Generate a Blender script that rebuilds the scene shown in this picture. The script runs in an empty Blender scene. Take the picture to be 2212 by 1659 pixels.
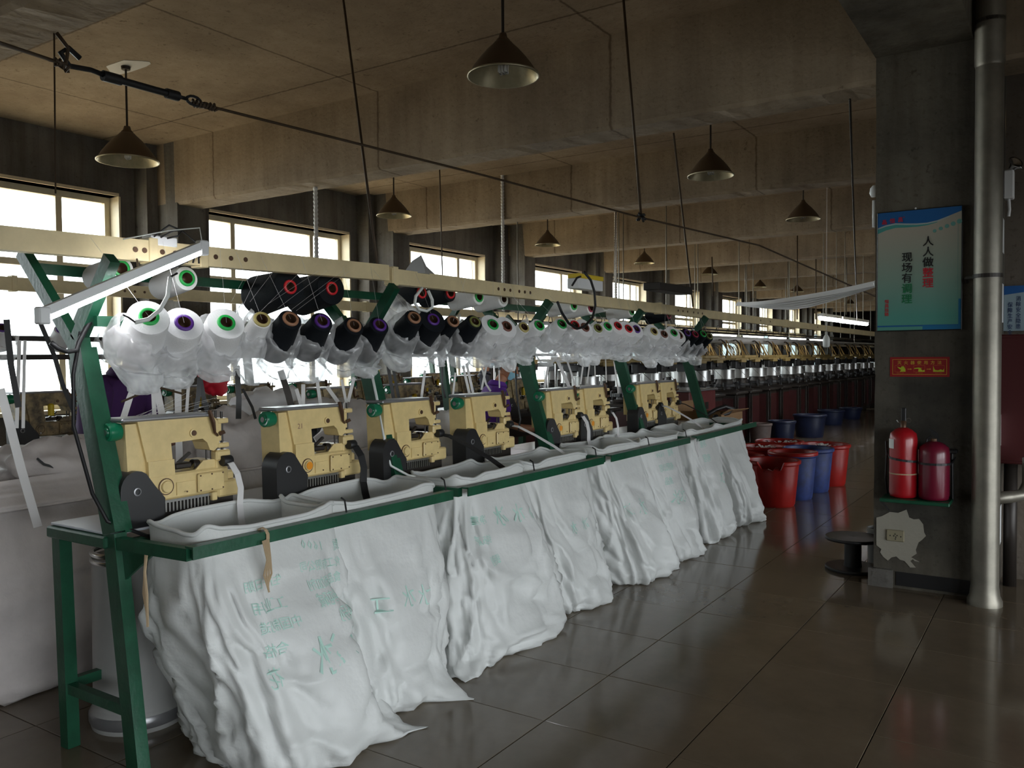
import bpy, math, random
from mathutils import Vector, Matrix, noise
from mathutils.bvhtree import BVHTree
random.seed(7)
PI = math.pi
S = bpy.context.scene
COL = S.collection
# ------------------------------------------------------------------ camera
FPX = 1810.7; HC = 1.55
yaw, pitch, roll = (math.radians(a) for a in (-33.479, -1.834, -0.475))
fw = Vector((math.sin(yaw)*math.cos(pitch), math.cos(yaw)*math.cos(pitch), math.sin(pitch)))
rt = Vector((math.cos(yaw), -math.sin(yaw), 0)); up = rt.cross(fw)
r2 = math.cos(roll)*rt + math.sin(roll)*up; u2 = -math.sin(roll)*rt + math.cos(roll)*up
cd = bpy.data.cameras.new('camera'); cam = bpy.data.objects.new('camera', cd); COL.objects.link(cam)
cd.sensor_width = 36; cd.lens = FPX/2212*36; cd.clip_start = .05; cd.clip_end = 300
cam.matrix_world = Matrix(((r2.x, u2.x, -fw.x, 0), (r2.y, u2.y, -fw.y, 0), (r2.z, u2.z, -fw.z, HC), (0, 0, 0, 1)))
S.camera = cam
CAM = Vector((0, 0, HC))
def ray(x, y): return r2*((x-1106)/FPX) - u2*((y-829.5)/FPX) + fw
def atx(x, y, X): r = ray(x, y); return CAM + r*(X/r.x)
def aty(x, y, Y): r = ray(x, y); return CAM + r*(Y/r.y)
def atz(x, y, Z): r = ray(x, y); return CAM + r*((Z-HC)/r.z)
# ------------------------------------------------------------------ world and light
W = bpy.data.worlds.new('sky'); S.world = W; W.use_nodes = True
bg = W.node_tree.nodes['Background']; bg.inputs[1].default_value = 5.0
_n = W.node_tree.nodes; _g = _n.new('ShaderNodeTexCoord'); _s = _n.new('ShaderNodeSeparateXYZ'); _r = _n.new('ShaderNodeValToRGB')
_m = _n.new('ShaderNodeMapRange'); _m.inputs[1].default_value = -.5; _m.inputs[2].default_value = .5
W.node_tree.links.new(_g.outputs['Generated'], _s.inputs[0]); W.node_tree.links.new(_s.outputs[2], _m.inputs[0]); W.node_tree.links.new(_m.outputs[0], _r.inputs[0]); W.node_tree.links.new(_r.outputs[0], bg.inputs[0])
_r.color_ramp.elements[0].position = .30; _r.color_ramp.elements[0].color = (.34, .27, .18, 1)      # sunlit yard below the horizon
_r.color_ramp.elements[1].position = .44; _r.color_ramp.elements[1].color = (.90, .96, 1, 1)        # hazy white sky
S.view_settings.view_transform = 'Standard'; S.view_settings.look = 'None'
S.view_settings.exposure = 1.0; S.view_settings.gamma = 1; S.view_settings.use_curve_mapping = False
XW = -9.2; CEIL = 4.07; XR = 5.2; YB = -6.0; YF = 44.0
WIN = [(-.6, 1.9), (3.15, 5.66), (6.89, 9.41), (10.55, 13.0), (14.3, 16.8), (17.9, 20.3), (21.9, 24.1), (25.4, 28.0), (29.2, 31.6), (32.9, 35.4), (36.6, 39.0)]
ZS, ZH = 1.0, 3.45
def portal(name, loc, rot, sx, sy):
    l = bpy.data.lights.new(name, 'AREA'); l.shape = 'RECTANGLE'; l.size = sx; l.size_y = sy
    l.cycles.is_portal = True
    o = bpy.data.objects.new(name, l); o.location = loc; o.rotation_euler = rot; COL.objects.link(o)
for a, b in WIN: portal('window_portal', (XW-.32, (a+b)/2, (ZS+ZH)/2), (0, -PI/2, 0), ZH-ZS, b-a)
WINR = [(-5.6, -3.0), (-2.6, 0), (.4, 3.0), (3.5, 6.1), (7.6, 10.2), (11.0, 13.6)]; ZR0, ZR1 = .25, 2.4          # daylight side behind and right of the camera
for a, b in WINR: portal('window_portal', (XR+.32, (a+b)/2, (ZR0+ZR1)/2), (0, PI/2, 0), ZR1-ZR0, b-a)
WINB = []
for a, b in WINB: portal('window_portal', ((a+b)/2, YB-.32, 2.0), (-PI/2, 0, 0), b-a, 2.2)
# ------------------------------------------------------------------ materials
def mat(name, c, rough=.6, metal=0, var=0, vs=6, bump=0, bs=40, c2=None, spec=.5, emit=None, es=0, trans=0, coat=0):
    m = bpy.data.materials.new(name); m.use_nodes = True; nt = m.node_tree; N = nt.nodes; L = nt.links
    p = N['Principled BSDF']; p.inputs['Base Color'].default_value = (*c, 1); p.inputs['Roughness'].default_value = rough
    p.inputs['Metallic'].default_value = metal; p.inputs['Specular IOR Level'].default_value = spec
    p.inputs['Coat Weight'].default_value = coat
    tc = N.new('ShaderNodeTexCoord')
    if var or c2:
        n = N.new('ShaderNodeTexNoise'); n.inputs['Scale'].default_value = vs; n.inputs['Detail'].default_value = 6; n.inputs['Roughness'].default_value = .65
        L.new(tc.outputs['Object'], n.inputs['Vector'])
        r = N.new('ShaderNodeValToRGB'); r.color_ramp.elements[0].position = .35; r.color_ramp.elements[1].position = .68
        d = c2 if c2 else tuple(x*(1-var) for x in c)
        r.color_ramp.elements[0].color = (*d, 1); r.color_ramp.elements[1].color = (*c, 1)
        L.new(n.outputs['Fac'], r.inputs['Fac']); L.new(r.outputs['Color'], p.inputs['Base Color'])
    if bump:
        n = N.new('ShaderNodeTexNoise'); n.inputs['Scale'].default_value = bs; n.inputs['Detail'].default_value = 5
        L.new(tc.outputs['Object'], n.inputs['Vector'])
        b = N.new('ShaderNodeBump'); b.inputs['Strength'].default_value = bump; b.inputs['Distance'].default_value = .02
        L.new(n.outputs['Fac'], b.inputs['Height']); L.new(b.outputs['Normal'], p.inputs['Normal'])
    if emit: p.inputs['Emission Color'].default_value = (*emit, 1); p.inputs['Emission Strength'].default_value = es
    if trans:
        t = N.new('ShaderNodeBsdfTranslucent'); t.inputs[0].default_value = (*c, 1)
        mx = N.new('ShaderNodeMixShader'); mx.inputs[0].default_value = trans
        L.new(p.outputs[0], mx.inputs[1]); L.new(t.outputs[0], mx.inputs[2]); L.new(mx.outputs[0], N['Material Output'].inputs[0])
    return m
def concrete(name, c, stain, seamx=2.45, seamy=0, dark=.45, streak=.5):
    """board marked concrete: blotches, pits, vertical run marks and formwork joint lines"""
    m = mat(name, c, rough=.85, bump=.35, bs=22); nt = m.node_tree; N = nt.nodes; L = nt.links; p = N['Principled BSDF']
    tc = N.new('ShaderNodeTexCoord'); ob = tc.outputs['Object']
    def nz(sc, det, src=ob, r=.6):
        n = N.new('ShaderNodeTexNoise'); n.inputs['Scale'].default_value = sc; n.inputs['Detail'].default_value = det; n.inputs['Roughness'].default_value = r
        L.new(src, n.inputs['Vector']); return n.outputs['Fac']
    def ramp(src, a, b, ca, cb):
        r = N.new('ShaderNodeValToRGB'); e = r.color_ramp.elements; e[0].position = a; e[1].position = b; e[0].color = (*ca, 1); e[1].color = (*cb, 1)
        L.new(src, r.inputs['Fac']); return r.outputs['Color']
    def mul(a, b, f=1):
        x = N.new('ShaderNodeMix'); x.data_type = 'RGBA'; x.blend_type = 'MULTIPLY'; x.inputs[0].default_value = f
        L.new(a, x.inputs[6]); L.new(b, x.inputs[7]); return x.outputs[2]
    w = (1, 1, 1)
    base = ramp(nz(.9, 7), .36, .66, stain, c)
    mp = N.new('ShaderNodeMapping'); mp.inputs['Scale'].default_value = (7, 7, .5); L.new(ob, mp.inputs['Vector'])
    base = mul(base, ramp(nz(1.0, 4, mp.outputs[0]), .34, .6, (.62, .58, .54), w), streak)
    base = mul(base, ramp(nz(9, 3, r=.8), .30, .36, (.35, .3, .26), w), .6)
    base = mul(base, ramp(nz(30, 2), .3, .42, (.6, .57, .5), w), .5)
    sx = N.new('ShaderNodeSeparateXYZ'); L.new(ob, sx.inputs[0])
    wob = nz(14, 3)
    def seam(o, step, off):
        a = N.new('ShaderNodeMath'); a.operation = 'MULTIPLY_ADD'; L.new(wob, a.inputs[0]); a.inputs[1].default_value = .035; L.new(o, a.inputs[2])
        b = N.new('ShaderNodeMath'); b.operation = 'ADD'; L.new(a.outputs[0], b.inputs[0]); b.inputs[1].default_value = off
        f = N.new('ShaderNodeMath'); f.operation = 'PINGPONG'; L.new(b.outputs[0], f.inputs[0]); f.inputs[1].default_value = step/2
        return ramp(f.outputs[0], .004, .017, (dark, dark*.9, dark*.8), w)
    if seamx: base = mul(base, seam(sx.outputs[0], seamx, .55))
    if seamy: base = mul(base, seam(sx.outputs[1], seamy, .2))
    L.new(base, p.inputs['Base Color']); return m
M = {}
M['ceil'] = concrete('ceiling_concrete', (.43, .345, .25), (.28, .215, .15), 2.45, 1.9, .4, .3)
M['beam'] = concrete('beam_concrete', (.39, .315, .225), (.23, .18, .125), 2.45, 0, .5, .5)
M['wall'] = concrete('wall_plaster', (.20, .19, .17), (.09, .085, .08), 0, 0, .5, .9)
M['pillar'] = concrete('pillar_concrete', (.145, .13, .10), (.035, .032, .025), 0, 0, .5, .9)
M['farwall'] = concrete('far_wall_plaster', (.17, .14, .11), (.09, .075, .06), 0, 0)
M['floor'] = mat('floor_tile_glaze', (.17, .132, .09), rough=.125, var=.3, vs=1.6, spec=.55)
M['yplate'] = mat('yellow_machine_plate', (.36, .26, .09), rough=.5, var=.3)
M['asphalt'] = mat('dark_asphalt_yard', (.05, .05, .048), rough=.9)  # dark surface of the added light-blocking plane outside on the right
M['grout'] = mat('floor_joint', (.03, .025, .02), rough=.8)
M['frame_w'] = mat('window_frame_paint', (.78, .68, .48), rough=.5, var=.2, vs=3)
M['green'] = mat('green_enamel', (.010, .085, .042), rough=.36, var=.35, vs=9, bump=.06, bs=60)
M['beige'] = mat('beige_machine_enamel', (.76, .585, .27), rough=.34, var=.14, vs=14, bump=.03, bs=50)
M['beige_rail'] = mat('beige_trunking_paint', (.80, .66, .38), rough=.45, var=.22, vs=4)
M['grey_metal'] = mat('grey_cover_plate', (.30, .30, .31), rough=.35, metal=.6)
M['steel'] = mat('steel', (.55, .55, .54), rough=.25, metal=1)
M['drum'] = mat('brushed_drum', (.50, .50, .49), rough=.33, metal=.85)
M['black'] = mat('black_plastic', (.016, .016, .017), rough=.4)
M['dark'] = mat('dark_oily_metal', (.03, .024, .02), rough=.45, metal=.3)
M['brown'] = mat('brown_metal', (.11, .06, .035), rough=.45, metal=.5)
M['wheel_g'] = mat('green_handwheel', (.008, .16, .075), rough=.25)
M['yarn_w'] = mat('white_yarn', (.82, .82, .82), rough=.85, bump=.15, bs=140)
M['yarn_k'] = mat('black_yarn', (.006, .008, .011), rough=.75, bump=.15, bs=140, spec=.2)
M['tape_w'] = mat('white_tape', (.85, .84, .84), rough=.6, trans=.35)
M['bag'] = mat('white_woven_sack', (.80, .815, .80), rough=.42, trans=.28, bump=.4, bs=14, var=.05, vs=5)
M['print'] = mat('pale_green_print', (.52, .75, .67), rough=.6, trans=.2)
M['bag_dim'] = mat('greyish_sack', (.62, .57, .55), rough=.7, trans=.12, bump=.25, bs=24, var=.2, vs=4)
M['hose'] = mat('white_hose', (.75, .78, .75), rough=.4)
M['barrel_r'] = mat('red_barrel_plastic', (.40, .012, .008), rough=.38, var=.35, vs=5)
M['barrel_b'] = mat('blue_barrel_plastic', (.03, .06, .24), rough=.5, c2=(.02, .03, .10), vs=9)
M['barrel_n'] = mat('navy_barrel_plastic', (.012, .02, .06), rough=.45, var=.3)
M['barrel_g'] = mat('greyish_barrel_plastic', (.20, .15, .135), rough=.6, var=.4)
M['ext'] = mat('extinguisher_red', (.33, .005, .010), rough=.33, coat=.2)
M['ext2'] = mat('extinguisher_crimson', (.13, .004, .02), rough=.35, coat=.2)
M['cab'] = mat('hydrant_cabinet_red', (.055, .003, .004), rough=.45)
M['galv'] = mat('galvanised_pipe', (.27, .25, .205), rough=.42, metal=.6, var=.35, vs=4)
M['white'] = mat('white_paint', (.75, .76, .76), rough=.45)
M['plaster'] = mat('white_filler_patch', (.30, .28, .23), rough=.85, bump=.2)
M['socket'] = mat('ivory_socket', (.26, .23, .15), rough=.4)
M['shade_out'] = mat('brown_lamp_shade', (.075, .045, .022), rough=.5)
M['shade_in'] = mat('worn_reflector', (.55, .50, .34), rough=.38, metal=.7, var=.3, vs=9)
M['tube'] = mat('lit_tube', (1, 1, 1), emit=(.96, .97, 1), es=18)
M['tubefar'] = mat('lit_tube_far', (1, 1, 1), emit=(.98, .98, 1), es=12)
M['skin'] = mat('skin', (.42, .19, .11), rough=.55)
M['hair'] = mat('black_hair', (.012, .01, .009), rough=.5)
M['purple'] = mat('purple_polo', (.13, .03, .34), rough=.8, var=.2)
M['purple_d'] = mat('dark_purple_polo', (.055, .012, .10), rough=.8, var=.2)
M['trouser'] = mat('dark_trousers', (.015, .015, .025), rough=.8)
M['mask'] = mat('pale_blue_mask', (.32, .62, .78), rough=.7)
M['wire'] = mat('rusty_wire', (.07, .045, .025), rough=.6, metal=.3)
M['blackrub'] = mat('black_rubber', (.01, .01, .011), rough=.5)
M['maroon'] = mat('maroon_panel', (.055, .012, .012), rough=.4, var=.3)
M['maroon2'] = mat('maroon_cabinet_paint', (.16, .035, .035), rough=.45, var=.2)
M['cardboard'] = mat('cardboard', (.30, .17, .075), rough=.8, var=.2)
M['yellow'] = mat('yellow_paint', (.72, .52, .02), rough=.5)
M['ylw_tape'] = mat('straw_tape', (.42, .27, .09), rough=.7, trans=.2)
M['twine'] = mat('hemp_twine', (.42, .31, .19), rough=.9)
M['orange'] = mat('orange_paint', (.75, .27, .01), rough=.4)
M['red'] = mat('red_plastic', (.55, .01, .03), rough=.4)
M['canister'] = mat('white_canister', (.40, .40, .385), rough=.4, var=.15, vs=3)
def film_mat():
    m = bpy.data.materials.new('clear_polythene'); m.use_nodes = True; nt = m.node_tree; N = nt.nodes; L = nt.links; N.remove(N['Principled BSDF'])
    tr = N.new('ShaderNodeBsdfTransparent'); tl = N.new('ShaderNodeBsdfTranslucent'); df = N.new('ShaderNodeBsdfDiffuse'); gl = N.new('ShaderNodeBsdfGlossy')
    for n in (tl, df): n.inputs[0].default_value = (.97, .97, .98, 1)
    gl.inputs['Roughness'].default_value = .22
    a = N.new('ShaderNodeMixShader'); a.inputs[0].default_value = .75; L.new(df.outputs[0], a.inputs[1]); L.new(tl.outputs[0], a.inputs[2])
    g = N.new('ShaderNodeMixShader'); g.inputs[0].default_value = .10; L.new(a.outputs[0], g.inputs[1]); L.new(gl.outputs[0], g.inputs[2])
    tc = N.new('ShaderNodeTexCoord'); nz = N.new('ShaderNodeTexNoise'); nz.inputs['Scale'].default_value = 9; nz.inputs['Detail'].default_value = 2; nz.inputs['Distortion'].default_value = .8
    L.new(tc.outputs['Object'], nz.inputs['Vector'])
    r = N.new('ShaderNodeMapRange'); r.inputs[1].default_value = .3; r.inputs[2].default_value = .68; r.inputs[3].default_value = .30; r.inputs[4].default_value = .80
    L.new(nz.outputs['Fac'], r.inputs[0])
    b = N.new('ShaderNodeBump'); b.inputs['Strength'].default_value = .3; b.inputs['Distance'].default_value = .02; L.new(nz.outputs['Fac'], b.inputs['Height'])
    for n in (df, tl, gl): L.new(b.outputs[0], n.inputs['Normal'])
    mx = N.new('ShaderNodeMixShader'); L.new(r.outputs[0], mx.inputs[0]); L.new(tr.outputs[0], mx.inputs[1]); L.new(g.outputs[0], mx.inputs[2])
    L.new(mx.outputs[0], N['Material Output'].inputs[0]); return m
M['film'] = film_mat()
def glass_mat():
    m = bpy.data.materials.new('window_glass'); m.use_nodes = True; nt = m.node_tree; N = nt.nodes; L = nt.links; N.remove(N['Principled BSDF'])
    tr = N.new('ShaderNodeBsdfTransparent'); tr.inputs[0].default_value = (.93, .95, .94, 1); gl = N.new('ShaderNodeBsdfGlossy'); gl.inputs['Roughness'].default_value = .05
    mx = N.new('ShaderNodeMixShader'); mx.inputs[0].default_value = .06
    L.new(tr.outputs[0], mx.inputs[1]); L.new(gl.outputs[0], mx.inputs[2]); L.new(mx.outputs[0], N['Material Output'].inputs[0]); return m
M['glass'] = glass_mat()
M['frost'] = mat('hazy_plastic_curtain', (.62, .70, .74), rough=.6, trans=.6)
_flat = {}
def flat(c, rough=.55):
    k = (c, rough)
    if k not in _flat: _flat[k] = mat('print_ink', c, rough=rough)
    return _flat[k]
# ------------------------------------------------------------------ mesh helpers
class MB:
    def __init__(s): s.v = []; s.f = []
    def add(s, vs, fs): n = len(s.v); s.v += [tuple(v) for v in vs]; s.f += [tuple(n+i for i in f) for f in fs]; return s
    def box(s, a, b):
        (x0, y0, z0), (x1, y1, z1) = a, b
        return s.add([(x, y, z) for z in (z0, z1) for y in (y0, y1) for x in (x0, x1)], [(0, 2, 3, 1), (4, 5, 7, 6), (0, 1, 5, 4), (2, 6, 7, 3), (0, 4, 6, 2), (1, 3, 7, 5)])
    def bbox(s, a, b, r=.006):
        """box with chamfered edges"""
        (x0, y0, z0), (x1, y1, z1) = a, b; cx, cy, cz = (x0+x1)/2, (y0+y1)/2, (z0+z1)/2; h = (abs(x1-x0)/2, abs(y1-y0)/2, abs(z1-z0)/2); r = min(r, min(h)*.9)
        vs = []; ix = {}
        for sx in (-1, 1):
            for sy in (-1, 1):
                for sz in (-1, 1):
                    for ax in range(3):
                        q = [h[0]-r, h[1]-r, h[2]-r]; q[ax] = h[ax]
                        ix[(sx, sy, sz, ax)] = len(vs); vs.append((cx+sx*q[0], cy+sy*q[1], cz+sz*q[2]))
        fs = []
        for ax in range(3):
            o = [i for i in range(3) if i != ax]
            for sg in (-1, 1):
                def k(a, b):
                    t = [0, 0, 0]; t[ax] = sg; t[o[0]] = a; t[o[1]] = b; return ix[(*t, ax)]
                fs.append((k(-1, -1), k(1, -1), k(1, 1), k(-1, 1)))
        for ax in range(3):
            o = [i for i in range(3) if i != ax]
            for a in (-1, 1):
                for b in (-1, 1):
                    def k(e, which):
                        t = [0, 0, 0]; t[ax] = e; t[o[0]] = a; t[o[1]] = b; return ix[(*t, which)]
                    fs.append((k(-1, o[0]), k(1, o[0]), k(1, o[1]), k(-1, o[1])))
        for sx in (-1, 1):
            for sy in (-1, 1):
                for sz in (-1, 1): fs.append(tuple(ix[(sx, sy, sz, i)] for i in range(3)))
        return s.add(vs, fs)
    def bar(s, p, q, w, h, upv=(0, 0, 1)):
        p = Vector(p); q = Vector(q); d = (q-p).normalized(); u = Vector(upv)
        if abs(d.dot(u)) > .98: u = Vector((0, 1, 0))
        a = d.cross(u).normalized(); b = a.cross(d).normalized()
        vs = [e + a*(i*w/2) + b*(j*h/2) for e in (p, q) for i, j in ((-1, -1), (1, -1), (1, 1), (-1, 1))]
        return s.add(vs, [(0, 1, 2, 3), (7, 6, 5, 4), (0, 4, 5, 1), (1, 5, 6, 2), (2, 6, 7, 3), (3, 7, 4, 0)])
    def prism(s, pts, d):
        """extrude closed outline pts by vector d"""
        n = len(pts); d = Vector(d); return s.add([Vector(p) for p in pts]+[Vector(p)+d for p in pts], [tuple(range(n))[::-1], tuple(range(n, 2*n))]+[(i, (i+1) % n, n+(i+1) % n, n+i) for i in range(n)])
    def tube(s, pts, r, n=8, cap=True):
        pts = [Vector(p) for p in pts]; R = r if isinstance(r, (list, tuple)) else [r]*len(pts); vs = []; fs = []; a = None
        for i, p in enumerate(pts):
            d = (pts[min(i+1, len(pts)-1)]-pts[max(i-1, 0)]).normalized()
            if a is None: a = d.cross(Vector((0, 0, 1)) if abs(d.z) < .9 else Vector((1, 0, 0))).normalized()
            else: a = (a - d*a.dot(d)).normalized()
            b = d.cross(a)
            for k in range(n): t = 2*PI*k/n; vs.append(p+(a*math.cos(t)+b*math.sin(t))*R[i])
        m = len(pts)
        for i in range(m-1):
            for k in range(n): fs.append((i*n+k, i*n+(k+1) % n, (i+1)*n+(k+1) % n, (i+1)*n+k))
        if cap: fs += [tuple(range(n))[::-1], tuple(range((m-1)*n, m*n))]
        return s.add(vs, fs)
    def lathe(s, prof, o=(0, 0, 0), ax=(0, 0, 1), n=24):
        """revolve (radius, height) profile about axis ax through o"""
        o = Vector(o); d = Vector(ax).normalized(); a = d.cross(Vector((0, 1, 0)) if abs(d.y) < .9 else Vector((1, 0, 0))).normalized(); b = d.cross(a); vs = []; fs = []
        for r, h in prof:
            for k in range(n): t = 2*PI*k/n; vs.append(o+d*h+(a*math.cos(t)+b*math.sin(t))*max(r, 1e-4))
        for i in range(len(prof)-1):
            for k in range(n): fs.append((i*n+k, i*n+(k+1) % n, (i+1)*n+(k+1) % n, (i+1)*n+k))
        return s.add(vs, fs)
    def ribbon(s, pts, w, wd=(0, 1, 0)):
        """flat strip with slight thickness"""
        pts = [Vector(p) for p in pts]; wd = Vector(wd).normalized(); vs = []; fs = []; W_ = w if isinstance(w, (list, tuple)) else [w]*len(pts)
        for i, p in enumerate(pts):
            d = (pts[min(i+1, len(pts)-1)]-pts[max(i-1, 0)]).normalized(); a = (wd-d*wd.dot(d)).normalized(); t = a.cross(d)*.0012
            vs += [p-a*W_[i]/2-t, p+a*W_[i]/2-t, p+a*W_[i]/2+t, p-a*W_[i]/2+t]
        for i in range(len(pts)-1):
            for k in range(4): fs.append((i*4+k, i*4+(k+1) % 4, i*4+4+(k+1) % 4, i*4+4+k))
        fs += [(3, 2, 1, 0), tuple(len(vs)-4+k for k in range(4))]
        return s.add(vs, fs)
    def build(s, name, m, parent=None, smooth=False, angle=None):
        me = bpy.data.meshes.new(name); me.from_pydata(s.v, [], s.f)
        for mm in (m if isinstance(m, list) else [m]): me.materials.append(M[mm] if isinstance(mm, str) else mm)
        if smooth: me.shade_smooth()
        if angle: me.shade_smooth(); me.set_sharp_from_angle(angle=math.radians(angle))
        o = bpy.data.objects.new(name, me); COL.objects.link(o)
        if parent: o.parent = parent
        return o
def tag(o, label=None, cat=None, group=None, kind=None):
    if label: o['label'] = label
    if cat: o['category'] = cat
    if group: o['group'] = group
    if kind: o['kind'] = kind
    return o
def thing(name, label, cat, loc=(0, 0, 0), group=None):
    o = bpy.data.objects.new(name, None); o.empty_display_size = .05; o.location = loc; COL.objects.link(o)
    return tag(o, label, cat, group)
def loc(o, parent_loc): return o
def struct(name, mb, m, parent=None, **k):
    o = mb.build(name, m, parent, **k)
    if not parent: o['kind'] = 'structure'
    return o
def copy_tree(o, parent=None):
    c = o.copy(); COL.objects.link(c); c.parent = parent
    for ch in o.children: copy_tree(ch, c)
    return c
def off(mb, d):
    d = Vector(d); mb.v = [tuple(Vector(v)-d) for v in mb.v]; return mb
ORD = ['first', 'second', 'third', 'fourth', 'fifth', 'sixth', 'seventh', 'eighth', 'ninth', 'tenth', 'eleventh', 'twelfth', 'thirteenth', 'fourteenth', 'fifteenth', 'sixteenth', 'seventeenth', 'eighteenth', 'nineteenth', 'twentieth', 'twenty-first', 'twenty-second', 'twenty-third', 'twenty-fourth', 'twenty-fifth', 'twenty-sixth', 'twenty-seventh', 'twenty-eighth', 'twenty-ninth', 'thirtieth', 'thirty-first', 'thirty-second']
# ------------------------------------------------------------------ room shell
fl = struct('floor', MB().box((XW-.3, YB-.3, -.2), (XR+.3, YF, -.0045)), 'grout')
TS = .6; tx0 = -1.84; ty0 = 3.61
tile_me = None
def tile(i, j, full=True):
    global tile_me
    if tile_me is None:
        tile_me = MB().bbox((.002, .002, -.012), (TS-.002, TS-.002, 0), .0012).build('floor_tile', 'floor', fl); tile_me.location = (tx0+i*TS, ty0+j*TS, 0); return
    c = tile_me.copy(); COL.objects.link(c); c.location = (tx0+i*TS, ty0+j*TS, random.uniform(-.0006, .0004)); c.rotation_euler = (random.uniform(-.001, .001), random.uniform(-.001, .001), 0)
done = set()
for i in range(-7, 4):
    for j in range(-5, 22):
        x, y = tx0+i*TS, ty0+j*TS
        if x < -3.8 and j > 3: continue
        if x > .8 and j > -1: continue
        if x > 0 and y > 6.7: continue
        done.add((i, j))
done = set(sorted(done, key=lambda t: (tx0+t[0]*TS)**2+(ty0+t[1]*TS)**2)[:240])
for i, j in sorted(done): tile(i, j)
m = MB()
for i in range(int((XW-.3-tx0)/TS)-1, int((XR+.3-tx0)/TS)+1):
    run = []
    for j in range(int((YB-ty0)/TS)-1, int((YF-ty0)/TS)):
        if (i, j) in done: continue
        x, y = tx0+i*TS, ty0+j*TS
        m.add([(x+.002, y+.002, 0), (x+TS-.002, y+.002, 0), (x+TS-.002, y+TS-.002, 0), (x+.002, y+TS-.002, 0)], [(0, 1, 2, 3)])
fp = m.build('tile_field', 'floor', fl); fp['kind'] = 'stuff'
struct('ground', MB().box((XR+.35, -40, -.3), (60, 60, -.1)), 'asphalt')  # unseen plane, added to keep light from below off the right-hand ceiling and beams
struct('ceiling', MB().box((XW-.3, YB-.3, CEIL), (XR+.3, YF, CEIL+.25)), 'ceil')
# left window wall
m = MB(); x0, x1 = XW-.3, XW
m.box((x0, YB, 0), (x1, YF, ZS)); m.box((x0, YB, ZH), (x1, YF, CEIL))
ed = [YB]+[v for w in WIN for v in w]+[YF]
for k in range(0, len(ed), 2): m.box((x0, ed[k], ZS), (x1, ed[k+1], ZH))
struct('wall_left', m, 'wall')
m = MB(); m.box((XR, YB, 0), (XR+.3, YF, ZR0)); m.box((XR, YB, ZR1), (XR+.3, YF, CEIL))
ed = [YB]+[v for w in WINR for v in w]+[YF]
for k in range(0, len(ed), 2): m.box((XR, ed[k], ZR0), (XR+.3, ed[k+1], ZR1))
struct('wall_right', m, 'farwall')
m = MB(); m.box((XW-.3, YB-.3, 0), (XR+.3, YB, .9)); m.box((XW-.3, YB-.3, 3.1), (XR+.3, YB, CEIL))
ed = [XW-.3]+[v for w in WINB for v in w]+[XR+.3]
for k in range(0, len(ed), 2): m.box((ed[k], YB-.3, .9), (ed[k+1], YB, 3.1))
struct('wall_back', m, 'farwall')
struct('wall_far', MB().box((XW-.3, YF, 0), (XR+.3, YF+.3, CEIL)), 'farwall')
m = MB(); m.box((-.36, 6.66, 0), (XR, 6.95, CEIL)); struct('wall_partition', m, 'farwall')
# windows
fr = (.2, .76)
for n, (a, b) in enumerate(WIN):
    r = tag(bpy.data.objects.new(f'window_{n+1}', None), kind='structure'); COL.objects.link(r); r.location = (XW, a, ZS)
    L_ = b-a; H_ = ZH-ZS; xf = -.2
    f = MB(); t = .07
    f.box((xf-.03, 0, 0), (xf+.03, L_, t)); f.box((xf-.03, 0, H_-t), (xf+.03, L_, H_))
    f.box((xf-.03, 0, t), (xf+.03, t, H_-t)); f.box((xf-.03, L_-t, t), (xf+.03, L_, H_-t))
    f.build('window_frame', 'frame_w', r)
    f = MB(); f.box((xf+.02, 0, H_), (0.015, L_, H_+.035)); f.box((xf+.02, L_-.004, 0), (.01, L_+.02, H_)); f.build('reveal_trim', 'frame_w', r)
    MB().box((xf-.02, 0, -.03), (.05, L_, .012)).build('window_sill', 'frame_w', r)
    zt = 1.62
    MB().box((xf-.026, t, zt-.035), (xf+.026, L_-t, zt+.035)).build('transom', 'frame_w', r)
    for q in fr: MB().box((xf-.025, q*L_-.035, t), (xf+.025, q*L_+.035, H_-t)).build('mullion', 'frame_w', r)
    ys = [t, fr[0]*L_-.035, fr[0]*L_+.035, fr[1]*L_-.035, fr[1]*L_+.035, L_-t]
    for i in range(3):
        for z0, z1 in ((t, zt-.035), (zt+.035, H_-t)):
            MB().box((xf-.003, ys[2*i], z0), (xf+.003, ys[2*i+1], z1)).build('pane', 'glass', r)
    if n > 4:
        MB().box((xf+.05, L_*.45, .1), (xf+.056, L_-.02, 1.45)).build('lower_curtain', 'frost', r)
# beams and columns
BY = [2.2-3.8, 2.2] + [6.0+3.72*k for k in range(0, 10)]
def beam(y, zb, n):
    m = MB(); K = 150; vs = []; fs = []
    for i in range(K+1):
        x = XW+(XR-XW)*i/K
        j = lambda s, a=.012: noise.noise(Vector((x*6, y+s, s*3)))*a+noise.noise(Vector((x*23, y, s*7)))*a*.7
        vs += [(x, y, CEIL), (x, y+j(1, .004), zb+.03), (x, y+.022+j(2), zb+j(3)), (x, y+.34, zb+j(4, .006)), (x, y+.37+j(5, .004), zb+.03), (x, y+.37, CEIL)]
    for i in range(K):
        for k in range(5): fs.append((i*6+k, i*6+k+1, i*6+7+k, i*6+6+k))
    m.add(vs, fs); struct(f'trim_{n}', m, 'beam')
PX0 = -1.065; PX1 = -.36; PY = 6.0
for n, y in enumerate(BY): beam(y, 3.34 if n < 3 else 3.46, n+1)
m = MB(); m.box((PX0-.004, -6, 3.5), (-.50, 6.3, CEIL)); struct('trim_20', m, 'pillar')
for n, y in enumerate(BY):
    m = MB(); m.box((XW, y-.14, 0), (XW+.25, y+.45, CEIL)); m.box((XW+.2, y, 0), (XW+(.62 if n < 5 else .42), y+.38, CEIL)); struct(f'trim_{30+n}', m, 'wall')
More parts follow.
